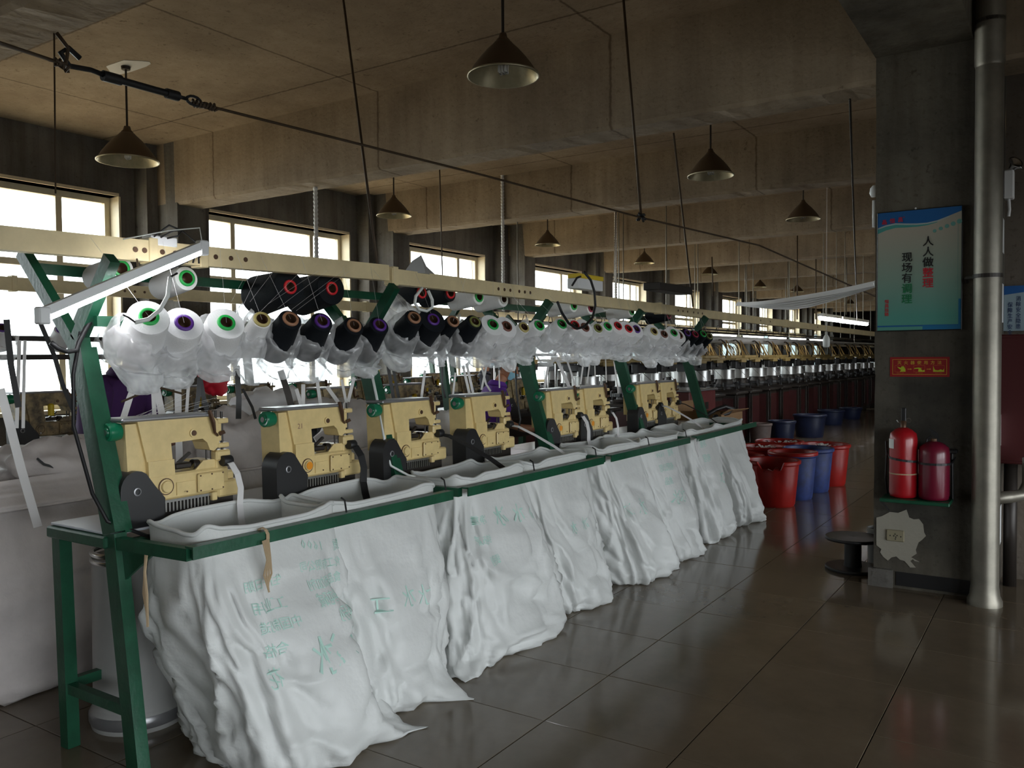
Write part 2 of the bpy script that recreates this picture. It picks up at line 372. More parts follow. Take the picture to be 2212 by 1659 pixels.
PX0 = -1.065; PX1 = -.36; PY = 6.0
# ------------------------------------------------------------------ pillar and its fittings
pl = MB()
K = 26; vs = []; fs = []
ring = [(PX0, PY-.004), (PX1, PY-.004), (PX1, PY+.66), (PX0, PY+.66)]
for i in range(K+1):
    z = CEIL*i/K
    for c, (x, y) in enumerate(ring):
        vs.append((x+noise.noise(Vector((z*4, c, 1)))*.008, y+(noise.noise(Vector((z*4, c, 5)))*.004 if c > 1 else 0), z))
for i in range(K):
    for k in range(4): fs.append((i*4+k, i*4+(k+1) % 4, i*4+4+(k+1) % 4, i*4+4+k))
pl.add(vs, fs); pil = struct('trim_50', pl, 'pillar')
# white filler patch round the socket
pts = [(1893, 1118), (1905, 1115), (1922, 1106), (1940, 1108), (1958, 1101), (1964, 1118), (1974, 1122), (1985, 1121), (1994, 1133), (1996, 1150), (2000, 1158), (1992, 1166), (1984, 1172), (1978, 1188), (1980, 1196), (1968, 1204), (1986, 1214), (1976, 1212), (1972, 1208), (1966, 1212), (1978, 1226), (1966, 1226), (1954, 1212), (1944, 1209), (1936, 1202), (1926, 1204), (1918, 1211), (1908, 1203), (1901, 1193), (1904, 1186), (1893, 1178)]
o = MB().prism([aty(x, y, PY-.010) for x, y in pts], (0, .004, 0)).build('filler_patch', 'plaster', pil); o['label'] = 'ragged white filler patch around the socket'
MB().box((PX0-.03, PY-.03, 0), (PX0+.12, PY+.1, .12)).build('base_block', 'wall', pil)
MB().box((PX0+.14, PY-.012, .02), (PX1-.03, PY, .11)).build('dark_skirting', 'black', pil)
for z0, z1 in ((.3, .55), (.95, 1.15), (1.75, 2.0), (2.2, 2.42)):
    MB().box((PX1+.008, PY+.12, z0), (PX1+.011, PY+.4, z1)).build('torn_paper_notice', 'white', pil)
def text_mb(body, size, bold=0., res=3):
    cu = bpy.data.curves.new('t', 'FONT'); cu.body = body; cu.size = size; cu.align_x = 'CENTER'; cu.align_y = 'CENTER'; cu.resolution_u = res; cu.offset = bold
    ob = bpy.data.objects.new('t', cu); COL.objects.link(ob); bpy.context.view_layer.update()
    ev = ob.evaluated_get(bpy.context.evaluated_depsgraph_get()); me = ev.to_mesh()
    v = [tuple(p.co) for p in me.vertices]; f = [tuple(p.vertices) for p in me.polygons]; ev.to_mesh_clear()
    bpy.data.objects.remove(ob); bpy.data.curves.remove(cu); return v, f
def sign_text(parent, name, body, size, x, y, z, m, bold=0., sx=1., sy=1.):
    """flat lettering facing -Y at x, z in the plane y"""
    v, f = text_mb(body, size, 0); mb = MB()
    for k, (dx, dz) in enumerate(((0, 0), (bold, 0), (-bold, 0), (0, bold), (0, -bold)) if bold else ((0, 0),)):
        mb.add([(x+p[0]*sx+dx, y-.0001*k, z+p[1]*sy+dz) for p in v], f)
    return mb.build(name, m, parent)
# slogan board
sg = thing('slogan_board', 'blue and pale green slogan board with large vertical Chinese lettering on the concrete pillar', 'sign', (-.80, PY, 2.09))
SO = Vector((-.80, PY, 2.09)); Lf, Rt, Bt, Tp = -.245, .243, -.385, .385
MB().bbox((Lf-.006, -.03, Bt-.006), (Rt+.006, -.004, Tp+.006), .003).build('board_edge', 'black', sg)
def poly(parent, pts, y, m, name): return MB().add([(a, y, b) for a, b in pts], [tuple(range(len(pts)))]).build(name, m, parent)
pm = mat('board_print_ground', (.50, .56, .50), rough=.35); nt = pm.node_tree; N = nt.nodes
tc = N.new('ShaderNodeTexCoord'); sp = N.new('ShaderNodeSeparateXYZ'); nt.links.new(tc.outputs['Object'], sp.inputs[0])
mr = N.new('ShaderNodeMapRange'); mr.inputs[1].default_value = .25; mr.inputs[2].default_value = -.3; nt.links.new(sp.outputs[2], mr.inputs[0])
rp = N.new('ShaderNodeValToRGB'); rp.color_ramp.elements[0].color = (.40, .37, .30, 1); rp.color_ramp.elements[1].color = (.10, .33, .27, 1); nt.links.new(mr.outputs[0], rp.inputs[0]); nt.links.new(rp.outputs[0], N['Principled BSDF'].inputs[0])
poly(sg, [(Lf, Bt), (Rt, Bt), (Rt, Tp), (Lf, Tp)], -.0305, pm, 'printed_face')
wave = [(0, .875), (.1, .895), (.22, .905), (.35, .895), (.48, .888), (.6, .888), (.72, .9), (.86, .93), (1, .962)]
wv = [(Lf+(Rt-Lf)*a, Bt+(Tp-Bt)*b) for a, b in wave]
low = [(Lf+(Rt-Lf)*a, Bt+(Tp-Bt)*(b-(.045*(1-a)+.004))) for a, b in wave[:7]]
poly(sg, low+wv[:7][::-1], -.031, flat((.06, .30, .27)), 'teal_wave')
low = [(Lf+(Rt-Lf)*a, Bt+(Tp-Bt)*(b-.012)) for a, b in wave[:8]]
poly(sg, low+wv[:8][::-1], -.0313, flat((.36, .44, .43)), 'white_wave')
poly(sg, wv+[(Rt, Tp), (Lf, Tp)], -.0316, flat((.006, .10, .30)), 'blue_header')
poly(sg, [(Lf, Bt+.022), (Rt, Bt+.022), (Rt, Bt+.03), (Lf, Bt+.032)], -.0312, flat((.006, .10, .30)), 'blue_band')
poly(sg, [(Lf+.27, Bt), (Rt, Bt), (Rt, Bt+.19), (Rt-.014, Bt+.19), (Rt-.014, Bt+.026), (Lf+.27, Bt+.026)], -.0314, flat((.006, .15, .32)), 'blue_corner_band')
for k in range(5):
    c = (Rt-.012-.035*k, Tp-.095-.012*k); rr = .015-.001*k
    poly(sg, [(c[0]+rr*math.cos(t*PI/6), c[1]+rr*math.sin(t*PI/6)) for t in range(12)], -.0311, flat((.13, .33, .29)), 'teal_dot')
MB().box((Rt-.02, -.0312, Bt+.05), (Rt-.0185, -.031, Tp-.1)).build('teal_line', flat((.13, .33, .29)), sg)
red = flat((.48, .01, .025)); grn = flat((.006, .17, .06)); blk = flat((.008, .008, .008))
def bx(px): return (px-1902)/176*(Rt-Lf)+Lf
def bz(pz): return Tp-(pz-455)/262*(Tp-Bt)
for i, (ch, mm) in enumerate(zip('人人做整理', (blk, blk, blk, red, red))): sign_text(sg, 'lettering', ch, .066, .055, -.034, .175-.0665*i, mm, .0011)
for i, (ch, mm) in enumerate(zip('现场有调理', (blk, blk, blk, grn, grn))): sign_text(sg, 'lettering', ch, .066, -.068, -.034, .082-.0675*i, mm, .0011)
for i, ch in enumerate('恒昌拉链'): sign_text(sg, 'small_red_lettering', ch, .026, -.188, -.034, -.198-.0275*i, red, .0006)
for i, ch in enumerate('晶恒昌'): sign_text(sg, 'logo_lettering', ch, .033, -.205+.048*i, -.034, .322+.004*i, red, .0006)
sign_text(sg, 'logo_mark', '®', .014, -.088, -.034, .345, red)
MB().lathe([(.0, 0), (.006, 0), (.006, .01), (0, .01)], (-.02, -.02, Tp+.012), (0, -1, 0), 8).build('fixing_screw', 'white', sg)
# fire instruction sticker
st = thing('extinguisher_notice', 'small red sticker with yellow lettering and pictograms above the extinguishers', 'sign', (-.795, PY, 1.465))
MB().box((-.175, -.009, -.064), (.175, -.006, .064)).build('sticker', flat((.27, .004, .006)), st)
yl = flat((.55, .34, .03)); lime = flat((.42, .50, .02)); org = flat((.5, .12, .02))
f = MB()
for a, b in (((-.160, -.050), (.160, -.0475)), ((-.160, .0475), (.160, .050)), ((-.160, -.05), (-.1575, .05)), ((.1575, -.05), (.160, .05))): f.box((a[0], -.0100, a[1]), (b[0], -.0092, b[1]))
f.build('yellow_border', yl, st)
for i, ch in enumerate('灭火器使用方法'): sign_text(st, 'lettering', ch, .026, -.118+.0393*i, -.0105, .026, yl, .0004)
for i in range(3):
    x = -.113+.113*i; f = MB()
    for a, b in (((-.033, -.033), (.033, -.0315)), ((-.033, .008), (.033, .0095)), ((-.033, -.033), (-.0315, .009)), ((.0315, -.033), (.033, .009))): f.box((x+a[0], -.0104, a[1]), (x+b[0], -.0094, b[1]))
    f.build('pictogram_box', org, st)
    sh = [[(-.002, -.031), (.031, -.031), (.031, -.016), (.022, .004), (.008, .004), (.004, -.006), (-.02, .002), (-.004, -.014), (.006, -.02)],
          [(-.006, -.031), (.031, -.031), (.031, -.018), (.02, -.024), (.008, -.012), (.018, -.008), (-.004, -.004), (-.03, -.008), (-.03, -.014), (-.004, -.012)],
          [(-.031, -.031), (.031, -.031), (.031, -.01), (.024, -.022), (.012, -.015), (-.002, -.022), (-.02, -.02), (-.026, -.01), (-.031, .006)]][i]
    poly(st, [(x+a, b) for a, b in sh], -.0106, lime, 'pictogram')
    sign_text(st, 'caption', ['提起灭火器', '拔下保险销', '对准火源压'][i], .0085, x, -.0105, -.040, org)
for x in (-.0565, .0565): poly(st, [(x-.013, -.0125), (x+.005, -.0125), (x+.005, -.009), (x+.013, -.0143), (x+.005, -.0195), (x+.005, -.016), (x-.013, -.016)], -.0105, yl, 'arrow')
# socket
so = thing('wall_socket', 'ivory double wall socket in the white filler patch low on the pillar', 'socket', (-.93, PY, .35))
MB().bbox((-.055, -.026, -.038), (.055, -.006, .038), .006).build('socket_plate', 'socket', so)
f = MB()
for x, z in ((-.03, 0), (.035, -.002), (.0, .012), (.004, -.008), (-.008, 0), (.012, .004), (.002, -.02)): f.box((x-.003, -.028, z-.004), (x+.003, -.0255, z+.004))
f.build('socket_hole', 'black', so)
# extinguishers on a bracket shelf
sh = thing('extinguisher_shelf', 'dark green bracket shelf with strap holding the extinguishers on the pillar', 'shelf', (-.78, PY-.13, .64))
f = MB(); f.bbox((-.21, -.12, -.035), (.19, .115, -.012), .004).build('shelf_plate', 'green', sh)
f = MB(); f.tube([(-.195, .1, -.03), (-.2, .04, .1), (-.19, .02, .25), (-.2, .05, .34)], .006); f.tube([(-.205, -.1, -.03), (-.19, .1, -.12)], .006); f.build('side_rod', 'black', sh)
f = MB(); f.tube([(.185, .1, -.03), (.185, .06, .28)], .009); f.bbox((.165, .03, .28), (.215, .11, .305)); f.build('side_rod', 'black', sh)
f = MB(); pth = [(-.2, .1, .26)]+[(-.085+.088*math.cos(t), .0+.092*math.sin(t)*1., .235-.01*math.cos(t)) for t in [PI+PI*k/8 for k in range(9)]]+[(.09+.098*math.cos(t), .0+.098*math.sin(t), .22) for t in [PI+.5+(PI-.5)*k/8 for k in range(9)]]+[(.2, .1, .25)]
f.ribbon(pth, .014, (0, 0, 1)); f.build('holding_strap', 'blackrub', sh)
def extinguisher(x, r, h, mt, label, old):
    t = thing('fire_extinguisher', label, 'fire extinguisher', (x, PY-.13, .63))
    f = MB(); f.lathe([(0, 0), (r*.8, 0), (r*.95, .006), (r*.96, .02), (r, .03), (r, h-.07), (r*.93, h-.03), (r*.6, h-.005), (r*.28, h+.008), (0, h+.01)], n=32).build('cylinder', mt, t, smooth=True)
    if not old:
        f = MB(); f.lathe([(.018, h), (.018, h+.05), (.012, h+.052), (.012, h+.06), (.0, h+.06)], n=12); f.build('valve', 'brown', t, smooth=True)
        MB().bbox((-.013, -.013, h+.03), (.015, .013, h+.135), .004).build('grip', 'black', t)
        MB().lathe([(.012, 0), (.016, .0), (.016, .004), (.012, .004)], (.03, 0, h+.055), (0, -1, 0), 12).build('pull_ring', 'steel', t)
        f = MB(); f.tube([(-.01, 0, h+.03), (-.03, 0, h+.04), (-.04, 0, h+.055)], .004, 6); f.build('pin', 'steel', t)
        a = [(-.086*math.cos(q)*r/.084, -.086*math.sin(q)*r/.084) for q in (.25, .5, .75, 1.0)]
        f = MB(); f.add([(x_, y_, z) for z in (h-.125, h-.065) for x_, y_ in a], [(i, i+1, i+5, i+4) for i in range(3)]); f.build('white_label', 'white', t)
        f = MB(); f.lathe([(r+.0015, .15), (r+.0015, .158)], n=32); f.build('pale_tape_band', 'twine', t)
    else:
        f = MB(); f.lathe([(.02, h), (.02, h+.025), (0, h+.025)], n=12); f.build('valve', 'brown', t)
        MB().prism([(-.035, -.012, h+.085), (-.005, -.012, h+.075), (.018, -.012, h+.06), (.03, -.012, h+.02), (.03, -.012, h), (.018, -.012, h), (.012, -.012, h+.03), (-.012, -.012, h+.05), (-.022, -.012, h+.07)], (0, .024, 0)).build('grip', 'black', t)
        f = MB(); f.tube([(-.018, 0, h+.04), (-.04, 0, h+.02), (-.05, -.005, h-.03)], .007, 8); f.build('hose', 'blackrub', t)
        a = [(-.086*math.cos(q)*r/.084, -.086*math.sin(q)*r/.084) for q in (.28, .45)]
        f = MB(); f.add([(x_, y_, z) for z in (h-.2, h-.045) for x_, y_ in a], [(0, 1, 3, 2)]); f.build('narrow_label', 'white', t)
extinguisher(-.868, .083, .44, 'ext', 'taller bright red fire extinguisher with upright black grip and white tag', False)
extinguisher(-.690, .090, .36, 'ext2', 'shorter dark crimson fire extinguisher with black lever, right of the brighter one', True)
# drain pipe in front of the pillar
dp = thing('drain_pipe', 'thick galvanised pipe running floor to ceiling beside the pillar', 'pipe', (-.405, PY-.12, 0))
f = MB(); f.lathe([(.098, 0), (.098, .03), (.085, .06), (.078, .12), (.077, CEIL)], n=32).build('pipe_run', 'galv', dp, smooth=True)
for z in (2.02, 3.55): MB().lathe([(.078, -.012), (.083, -.012), (.083, .012), (.078, .012)], (0, 0, z), n=32).build('joint_ring', 'dark', dp)
MB().lathe([(.077, .0), (.083, .02), (.083, .9)], (0, 0, 3.28), n=32).build('upper_sleeve', 'galv', dp, smooth=True)
MB().tube([(-.06, 0, 2.02), (-.12, .06, 2.02), (-.12, .12, 2.0)], .012).build('wall_clip', 'dark', dp)
f = MB(); f.tube([(.05, .02, .66), (.12, .12, .66), (.19, .18, .67), (.22, .2, .74), (.22, .2, .9)], .038, 16).build('side_elbow', 'galv', dp, smooth=True)
# hydrant cabinet, poster 2, riser
hc = thing('hydrant_cabinet', 'dark red fire hydrant cabinet on the wall right of the pillar', 'cabinet', (-.04, 6.42, 1.25))
MB().bbox((-.35, -.12, -.42), (.45, .23, .42), .008).build('cabinet_body', 'cab', hc)
MB().bbox((-.33, -.128, -.40), (.43, -.118, .40), .004).build('cabinet_door', 'cab', hc)
MB().tube([(.38, -.13, -.05), (.38, -.15, -.04), (.38, -.15, .06), (.38, -.13, .07)], .006).build('door_handle', 'steel', hc)
tag(MB().tube([(-.30, 6.45, 0), (-.30, 6.45, .83)], .04, 16).build('riser_pipe', 'dark', smooth=True), 'black riser pipe standing on the floor under the red cabinet', 'pipe')
ps = thing('safety_poster', 'blue and white safety poster with vertical Chinese lettering above the red cabinet', 'sign', (-.06, 6.64, 1.72))
MB().box((-.30, -.012, -.02), (.30, .0, .285)).build('poster_sheet', flat((.28, .37, .42)), ps)
poly(ps, [(-.30, .285), (.3, .285), (.3, .26), (.1, .235), (-.1, .25), (-.3, .225)], -.0125, flat((.006, .09, .30)), 'blue_header')
nv = flat((.01, .03, .10))
for i, ch in enumerate('消除安全隐患'): sign_text(ps, 'lettering', ch, .036, -.214, -.014, .195-.0375*i, nv, .0005, sx=.85)
for i, ch in enumerate('保障生产安全'): sign_text(ps, 'lettering', ch, .036, -.262, -.014, .155-.0375*i, nv, .0005, sx=.85)
# emergency lights
el = thing('emergency_light', 'white emergency light with two clear spot heads on the pillar side', 'lamp', (PX1+.02, 6.3, 2.63))
MB().bbox((-.01, -.05, -.09), (.05, .05, .09), .008).build('lamp_box', 'white', el)
for s, d in ((-1, (.5, -.6, .5)), (1, (.6, -.1, .4))):
    o_ = Vector((.03, .035*s, .10)); MB().lathe([(.012, 0), (.02, .03), (.042, .05), (.045, .055), (.038, .05), (.0, .035)], o_, d, 16).build('spot_head', 'steel', el, smooth=True)
MB().tube([(0.02, 0, -.09), (.025, -.005, -.16), (.02, 0, -.2)], .009).build('plug_lead', 'white', el)
ll = thing('wall_lamp', 'small white round lamp on a short white tube at the pillar edge', 'lamp', (PX0-.03, 6.12, 2.55))
MB().lathe([(0, 0), (.022, .004), (.032, .03), (.028, .06), (.012, .08), (0, .082)], (0, 0, .06), n=16).build('lamp_head', 'white', ll, smooth=True)
MB().tube([(0, 0, -.14), (0, 0, .04)], .013, 10).build('lamp_tube', 'white', ll, smooth=True)
# cable drum, grey tub by the pillar
cdm = thing('cable_drum', 'empty black plastic cable drum standing beside the pillar', 'reel', (-1.27, 6.36, 0))
for z in (.0, .215): MB().lathe([(.0, 0), (.185, 0), (.19, .006), (.19, .018), (.185, .024), (.03, .024), (0, .02)], (0, 0, z), n=40).build('flange', 'black', cdm, angle=40)
MB().lathe([(.062, .02), (.058, .06), (.058, .18), (.062, .22)], n=28).build('core', 'black', cdm, smooth=True)
t = thing('grey_tub', 'dull grey tub half hidden behind the pillar foot', 'tub', (-1.13, 6.62, 0))
MB().lathe([(0, 0), (.085, 0), (.09, .24), (.095, .25), (.095, .27), (.085, .27), (.08, .03), (0, .03)], n=24).build('tub_shell', 'canister', t, angle=40)
# ------------------------------------------------------------------ green machine benches with yarn racks
FY = [1.79, 3.36, 4.95, 6.45, 7.95]
FOOT, BEN, BEND, ARMF, ARMR = (-2.86, 0), (-2.985, .90), (-3.2, 1.63), (-2.96, 1.93), (-3.60, 2.0)
def add_post(t, y, label=None):
    P = lambda q: (q[0], y, q[1])
    f = MB(); f.bar(P(FOOT), P(BEN), .075, .05, (0, 1, 0)); f.bar(P(BEN), P(BEND), .085, .045, (0, 1, 0)); f.bar((-2.985+.03, y+.035, .9), (-3.2+.03, y+.035, 1.6), .02, .03, (0, 1, 0)); f.build('post', 'green', t)
    f = MB(); f.bar(P(BEND), P(ARMF), .055, .04, (0, 1, 0)); f.build('rack_arm', 'green', t)
    f = MB(); f.bar((BEND[0]-.0, y, BEND[1]-.03), P(ARMR), .055, .04, (0, 1, 0)); f.build('rack_arm', 'green', t)
    f = MB(); f.bar((-3.36, y, .885), (-3.33, y, 0), .055, .05, (0, 1, 0)); f.build('leg', 'green', t)
    f = MB(); f.bar((-3.34, y, .24), (-2.89, y, .24), .035, .04); f.build('cross_bar', 'green', t)
    f = MB(); f.bar((-2.94, y-.005, .868), (-2.555, y+.02, .868), .035, .045); f.add([(-2.94, y, .72), (-2.94, y, .845), (-2.76, y+.01, .845), (-2.94, y+.012, .72), (-2.94, y+.012, .845), (-2.76, y+.022, .845)], [(0, 1, 2), (5, 4, 3), (0, 2, 5, 3), (1, 4, 5, 2)]); f.build('rail_bracket', 'green', t)
BL = ['nearest green steel machine bench with yarn rack and front rail', 'second green steel machine bench from the camera with its yarn rack', 'third green steel machine bench from the camera with its yarn rack', 'farthest green steel machine bench with its yarn rack']
RAILX = [(-2.53, -2.51), (-2.50, -2.50), (-2.50, -2.50), (-2.49, -2.49)]
for k in range(4):
    y0, y1 = FY[k], FY[k+1]; t = thing('machine_bench', BL[k], 'machine bench', (0, 0, 0), 'green machine benches in a row')
    add_post(t, y0)
    if k == 3: add_post(t, y1)
    MB().bbox((-3.40, y0-.02, .868), (-2.97, y1-.025, .895), .003).build('bench_top', 'bench_top', t) if 'bench_top' in M else None
    f = MB(); f.bbox((-3.40, y0-.04, .845), (-2.99, y0+.0, .89)); f.bbox((-3.0, y0, .83), (-2.965, y1-.02, .868)); f.bbox((-3.4, y0, .83), (-3.365, y1-.02, .868)); f.build('bench_frame', 'green', t)
    e = .03 if k < 3 else 0
    ya, yb = y0+.01, y1-.1 if k < 3 else y1+.08
    xa, xb = RAILX[k]; f = MB(); f.bar((xa, ya, .875), (xb, yb, .875 if k < 3 else .885), .008, .045); f.bar((xa-.02, ya, .893), (xb-.02, yb, .893), .042, .008)
    f.build('front_rail', 'green', t)
    f = MB(); f.bar((-3.34, y0, .25), (-3.34, y1, .25), .035, .04); f.build('lower_bar', 'green', t)
    f = MB(); f.bar((-3.58, y0, 1.935), (-3.58, y1, 1.935), .02, .045); f.build('rack_bar', 'green', t)
    f = MB(); f.bar((-3.08, y0, 1.70), (-3.08, y1, 1.70), .025, .04); f.build('rack_bar', 'green', t)
# ------------------------------------------------------------------ sewing machines
def make_machine(cap_m='beige', label='', cat='sewing machine'):
    """origin: near end of the bed front edge at bench level; +Y away along the bed, -X depth"""
    t = thing('sewing_machine', label, cat, (0, 0, 0), 'beige sewing machines')
    f = MB(); f.bbox((-.15, .14, .085), (-.005, .52, .19), .008); f.bbox((-.17, .12, .17), (-.01, .25, .215), .008)
    f.prism([(-.015, .36, .19), (-.015, .40, .225), (-.015, .46, .225), (-.015, .50, .19)], (-.12, 0, 0)); f.build('bed', 'beige', t)
    f = MB(); f.bbox((0, .355, .095), (.012, .485, .175), .006); f.build('front_cover', 'beige', t)
    f = MB(); f.box((-.006, .262, .098), (.0, .35, .15)); f.build('side_cover', 'beige', t)
    f = MB()
    for y, z in ((.365, .105), (.42, .104), (.475, .105), (.365, .166), (.42, .168), (.475, .168), (.30, .11)): f.lathe([(.0035, 0), (.0035, .003), (0, .003)], (.0115, y, z), (1, 0, 0), 8)
    f.build('screw', 'brown', t)
    f = MB(); f.lathe([(.031, 0), (.031, .004), (.024, .005), (.024, .012), (.022, .015), (0, .015)], (-.005, .215, .14), (1, 0, 0), 24).build('round_cap', 'beige', t, angle=40)
    f = MB(); f.lathe([(.030, .001), (.034, .001), (.034, .0045), (.030, .0045)], (-.005, .215, .14), (1, 0, 0), 20).build('cap_rim', 'brown', t)
    f = MB()
    for i in range(15): f.box((-.01, .175+.0165*i, .038), (.0, .182+.0165*i, .083))
    f.box((-.011, .16, .075), (.001, .44, .086)); f.build('vent_fins', 'steel', t)
    f = MB(); f.box((-.14, .15, .0), (-.02, .55, .085)); f.build('oil_pan', 'dark', t)
    f = MB(); f.bbox((-.15, .46, .06), (.0, .575, .13), .008); f.bbox((-.15, .53, .12), (-.04, .575, .165), .008); f.bbox((-.005, .42, .055), (.015, .445, .09), .003); f.build('end_block', 'beige', t)
    # column leaning slightly inward with wide lower step
    f = MB(); f.prism([(.0, .095, .41), (.0, .232, .41), (.0, .245, .245), (.0, .132, .245)], (-.11, 0, 0)); f.prism([(.008, .132, .248), (.008, .247, .248), (.008, .25, .185), (.008, .135, .185)], (-.12, 0, 0)); f.build('column', 'beige', t, angle=30)
    f = MB(); f.prism([(-.012, .05, .40), (-.012, .135, .40), (-.012, .16, .19), (-.012, .06, .15)], (-.125, 0, 0)); f.build('column_side', 'beige', t)
    f = MB(); f.prism([(-.004, .22, .408), (-.004, .445, .408), (-.004, .472, .38), (-.004, .472, .28), (-.004, .445, .262), (-.004, .425, .268), (-.004, .412, .30), (-.004, .39, .318), (-.004, .235, .312)], (-.10, 0, 0)); f.build('arm', 'beige', t)
    f = MB(); f.lathe([(.0, .0), (.018, 0), (.018, .006), (.012, .007)], (-.004, .345, .345), (1, 0, 0), 18).build('arm_boss', 'beige', t, angle=40)
    f = MB(); f.lathe([(.011, 0), (.011, .007), (0, .007)], (-.002, .345, .345), (1, 0, 0), 14).build('arm_hole', 'brown', t)
    f = MB(); f.bbox((-.125, .028, .408), (.006, .43, .424), .006); f.build('top_plate', 'grey_metal', t)
    f = MB(); f.lathe([(0, -.004), (.018, -.004), (.02, 0), (.031, -.002), (.036, .004), (.037, .03), (.032, .052), (.022, .058), (0, .058)], (-.05, -.004, .372), (0, 1, 0), 28).build('handwheel', 'wheel_g', t, angle=35)
    MB().lathe([(.0, -.006), (.013, -.006), (.013, 0), (0, 0)], (-.05, -.004, .372), (0, 1, 0), 16).build('handwheel_hub', 'steel', t)
    MB().lathe([(.024, .05), (.026, .10)], (-.05, 0, .372), (0, 1, 0), 18).build('wheel_shaft', 'beige', t, smooth=True)
    f = MB(); pts = [(.02, .01, .0)]+[(.02, .075-.068*math.cos(a), .145+.075*math.sin(a)) for a in [PI*k/10 for k in range(8)]]+[(.02, .155, .15), (.02, .195, .10), (.02, .19, .02), (.02, .18, .0)]
    f.prism(pts, (-.10, 0, 0)); f.bbox((-.06, .04, 0), (.0, .16, .03)); f.build('belt_cover', 'black', t, angle=30)
    MB().lathe([(.016, 0), (.016, .004), (.011, .005), (.011, .001)], (.02, .075, .14), (1, 0, 0), 18).build('cover_ring', 'grey_metal', t)
    # needle and presser bars, levers, puller roller
    f = MB(); f.tube([(-.03, .475, .17), (-.03, .475, .43)], .005); f.tube([(-.02, .497, .20), (-.02, .497, .425)], .006); f.tube([(-.05, .44, .19), (-.05, .44, .27)], .004); f.tube([(-.04, .455, .19), (-.04, .455, .27)], .003); f.build('needle_bars', 'dark', t)
    f = MB(); f.bbox((-.05, .465, .375), (.0, .520, .397), .004); f.bbox((-.05, .465, .272), (.0, .522, .292), .004); f.bbox((-.045, .47, .30), (-.01, .49, .38), .003); f.build('guide_blocks', 'beige', t)
    f = MB(); f.tube([(.006, .418, .435), (.012, .432, .385), (.008, .442, .34), (.0, .462, .325)], [.009, .010, .006, .005], 6); f.tube([(.0, .47, .33), (0.01, .49, .34)], .008); f.build('tension_lever', 'brown', t)
    f = MB(); f.bbox((-.05, .455, .215), (.0, .53, .262), .008); f.bbox((-.05, .458, .185), (-.01, .47, .225), .003); f.build('puller_housing', 'beige', t)
    MB().lathe([(0, 0), (.021, 0), (.023, .003), (.023, .042), (.021, .045), (0, .045)], (.008, .475, .215), (0, 1, 0), 18).build('puller_roller', 'blackrub', t, angle=40)
    f = MB(); f.lathe([(.02, 0), (.023, .004), (.02, .03), (0, .03)], (-.04, .36, .21), (0, 1, 0), 14); f.bbox((-.07, .27, .20), (-.02, .35, .225)); f.bar((-.05, .30, .22), (-.05, .36, .26), .015, .01); f.build('feed_guide', 'dark', t, angle=40)
    return t
M['bench_top'] = mat('white_bench_laminate', (.62, .65, .70), rough=.2)
for k in range(4):
    b = [o for o in bpy.data.objects if o.get('label') == BL[k]][0]
    MB().bbox((-3.40, FY[k]-.02, .892), (-2.975, FY[k+1]-.025, .902), .002).build('bench_top', 'bench_top', b)
MX = -3.0
wheelpx = [(228, 938), (573, 905), (808, 880), (990, 868), (1128, 862), (1243, 846), (1345, 838), (1413, 833)]
MYS = [atx(x, y, MX).y+.035 for x, y in wheelpx]
MYS[4] = 4.93; MYS[6] = 6.40
mlab = ['beige sewing machine nearest the camera with green handwheel and white tape at its end',
        'second beige sewing machine from the camera, orange round cap and black strap coming out',
        'third beige sewing machine from the camera, just behind the second green post',
        'fourth beige sewing machine from the camera, in front of the masked worker in purple',
        'fifth beige sewing machine from the camera, just behind the third green post',
        'sixth beige sewing machine from the camera, before the fourth green post',
        'seventh beige sewing machine from the camera, just behind the fourth green post',
        'eighth and last beige sewing machine of the front row, at the far bench end']
m0 = make_machine(); MACH = []
for i, y in enumerate(MYS):
    o = m0 if i == 0 else copy_tree(m0)
    o.location = (MX, y, .903); o['label'] = mlab[i]; MACH.append(o)
    if i in (1, 4, 5, 6):
        MB().lathe([(0, 0), (.019, 0), (.019, .002), (0, .002)], (.0105, .215, .14), (1, 0, 0), 18).build('orange_cap_face', 'orange', o)
v, f_ = text_mb('21', .035, 0, 2); MB().add([(.0015, .17+p[0], .33+p[1]) for p in v], f_).build('pencilled_number', flat((.25, .13, .10)), MACH[1])
# tape leaving each machine into the sacks
def tape(i, m_, w, label, drop=.32, out=.33):
    y = MYS[i]+.50; z = .903
    p = [(MX+.0, y, z+.215), (MX+.035, y, z+.205), (MX+.06, y+.012, z+.16), (MX+.07, y+.02, z+.10), (MX+.075, y+.01, z+.03), (MX+.10, y-.005, z-.02), (MX+.15, y-.02, z-.12), (MX+.18, y-.02, z-drop)]
    if out > .4: p = [(MX+.0, y, z+.21), (MX+.06, y+.02, z+.20), (MX+.16, y+.08, z+.14), (MX+.26, y+.14, z+.07), (MX+.34, y+.19, z+.0), (MX+.37, y+.20, z-.12)]
    tag(MB().ribbon(p, w, (0, 1, .1)).build('elastic_tape', m_), label, 'tape', 'tapes leaving the sewing machines')
tape(0, 'tape_w', .03, 'white elastic tape dropping from the nearest machine into a sack')
tape(1, 'blackrub', .045, 'wide black strap dropping from the second machine into a sack')
tape(2, 'blackrub', .045, 'thick black strap arching from the third machine over the sack edge', out=.5)
tape(3, 'tape_w', .03, 'white elastic tape dropping from the fourth machine into a sack', out=.5)
tape(4, 'tape_w', .045, 'white elastic tape dropping from the fifth machine into a sack')
tape(5, 'tape_w', .03, 'white elastic tape dropping from the sixth machine into a sack')
tape(6, 'tape_w', .035, 'white elastic tape dropping from the seventh machine into a sack', out=.5)
tape(7, 'blackrub', .02, 'thin dark strap leaving the eighth machine', out=.5)
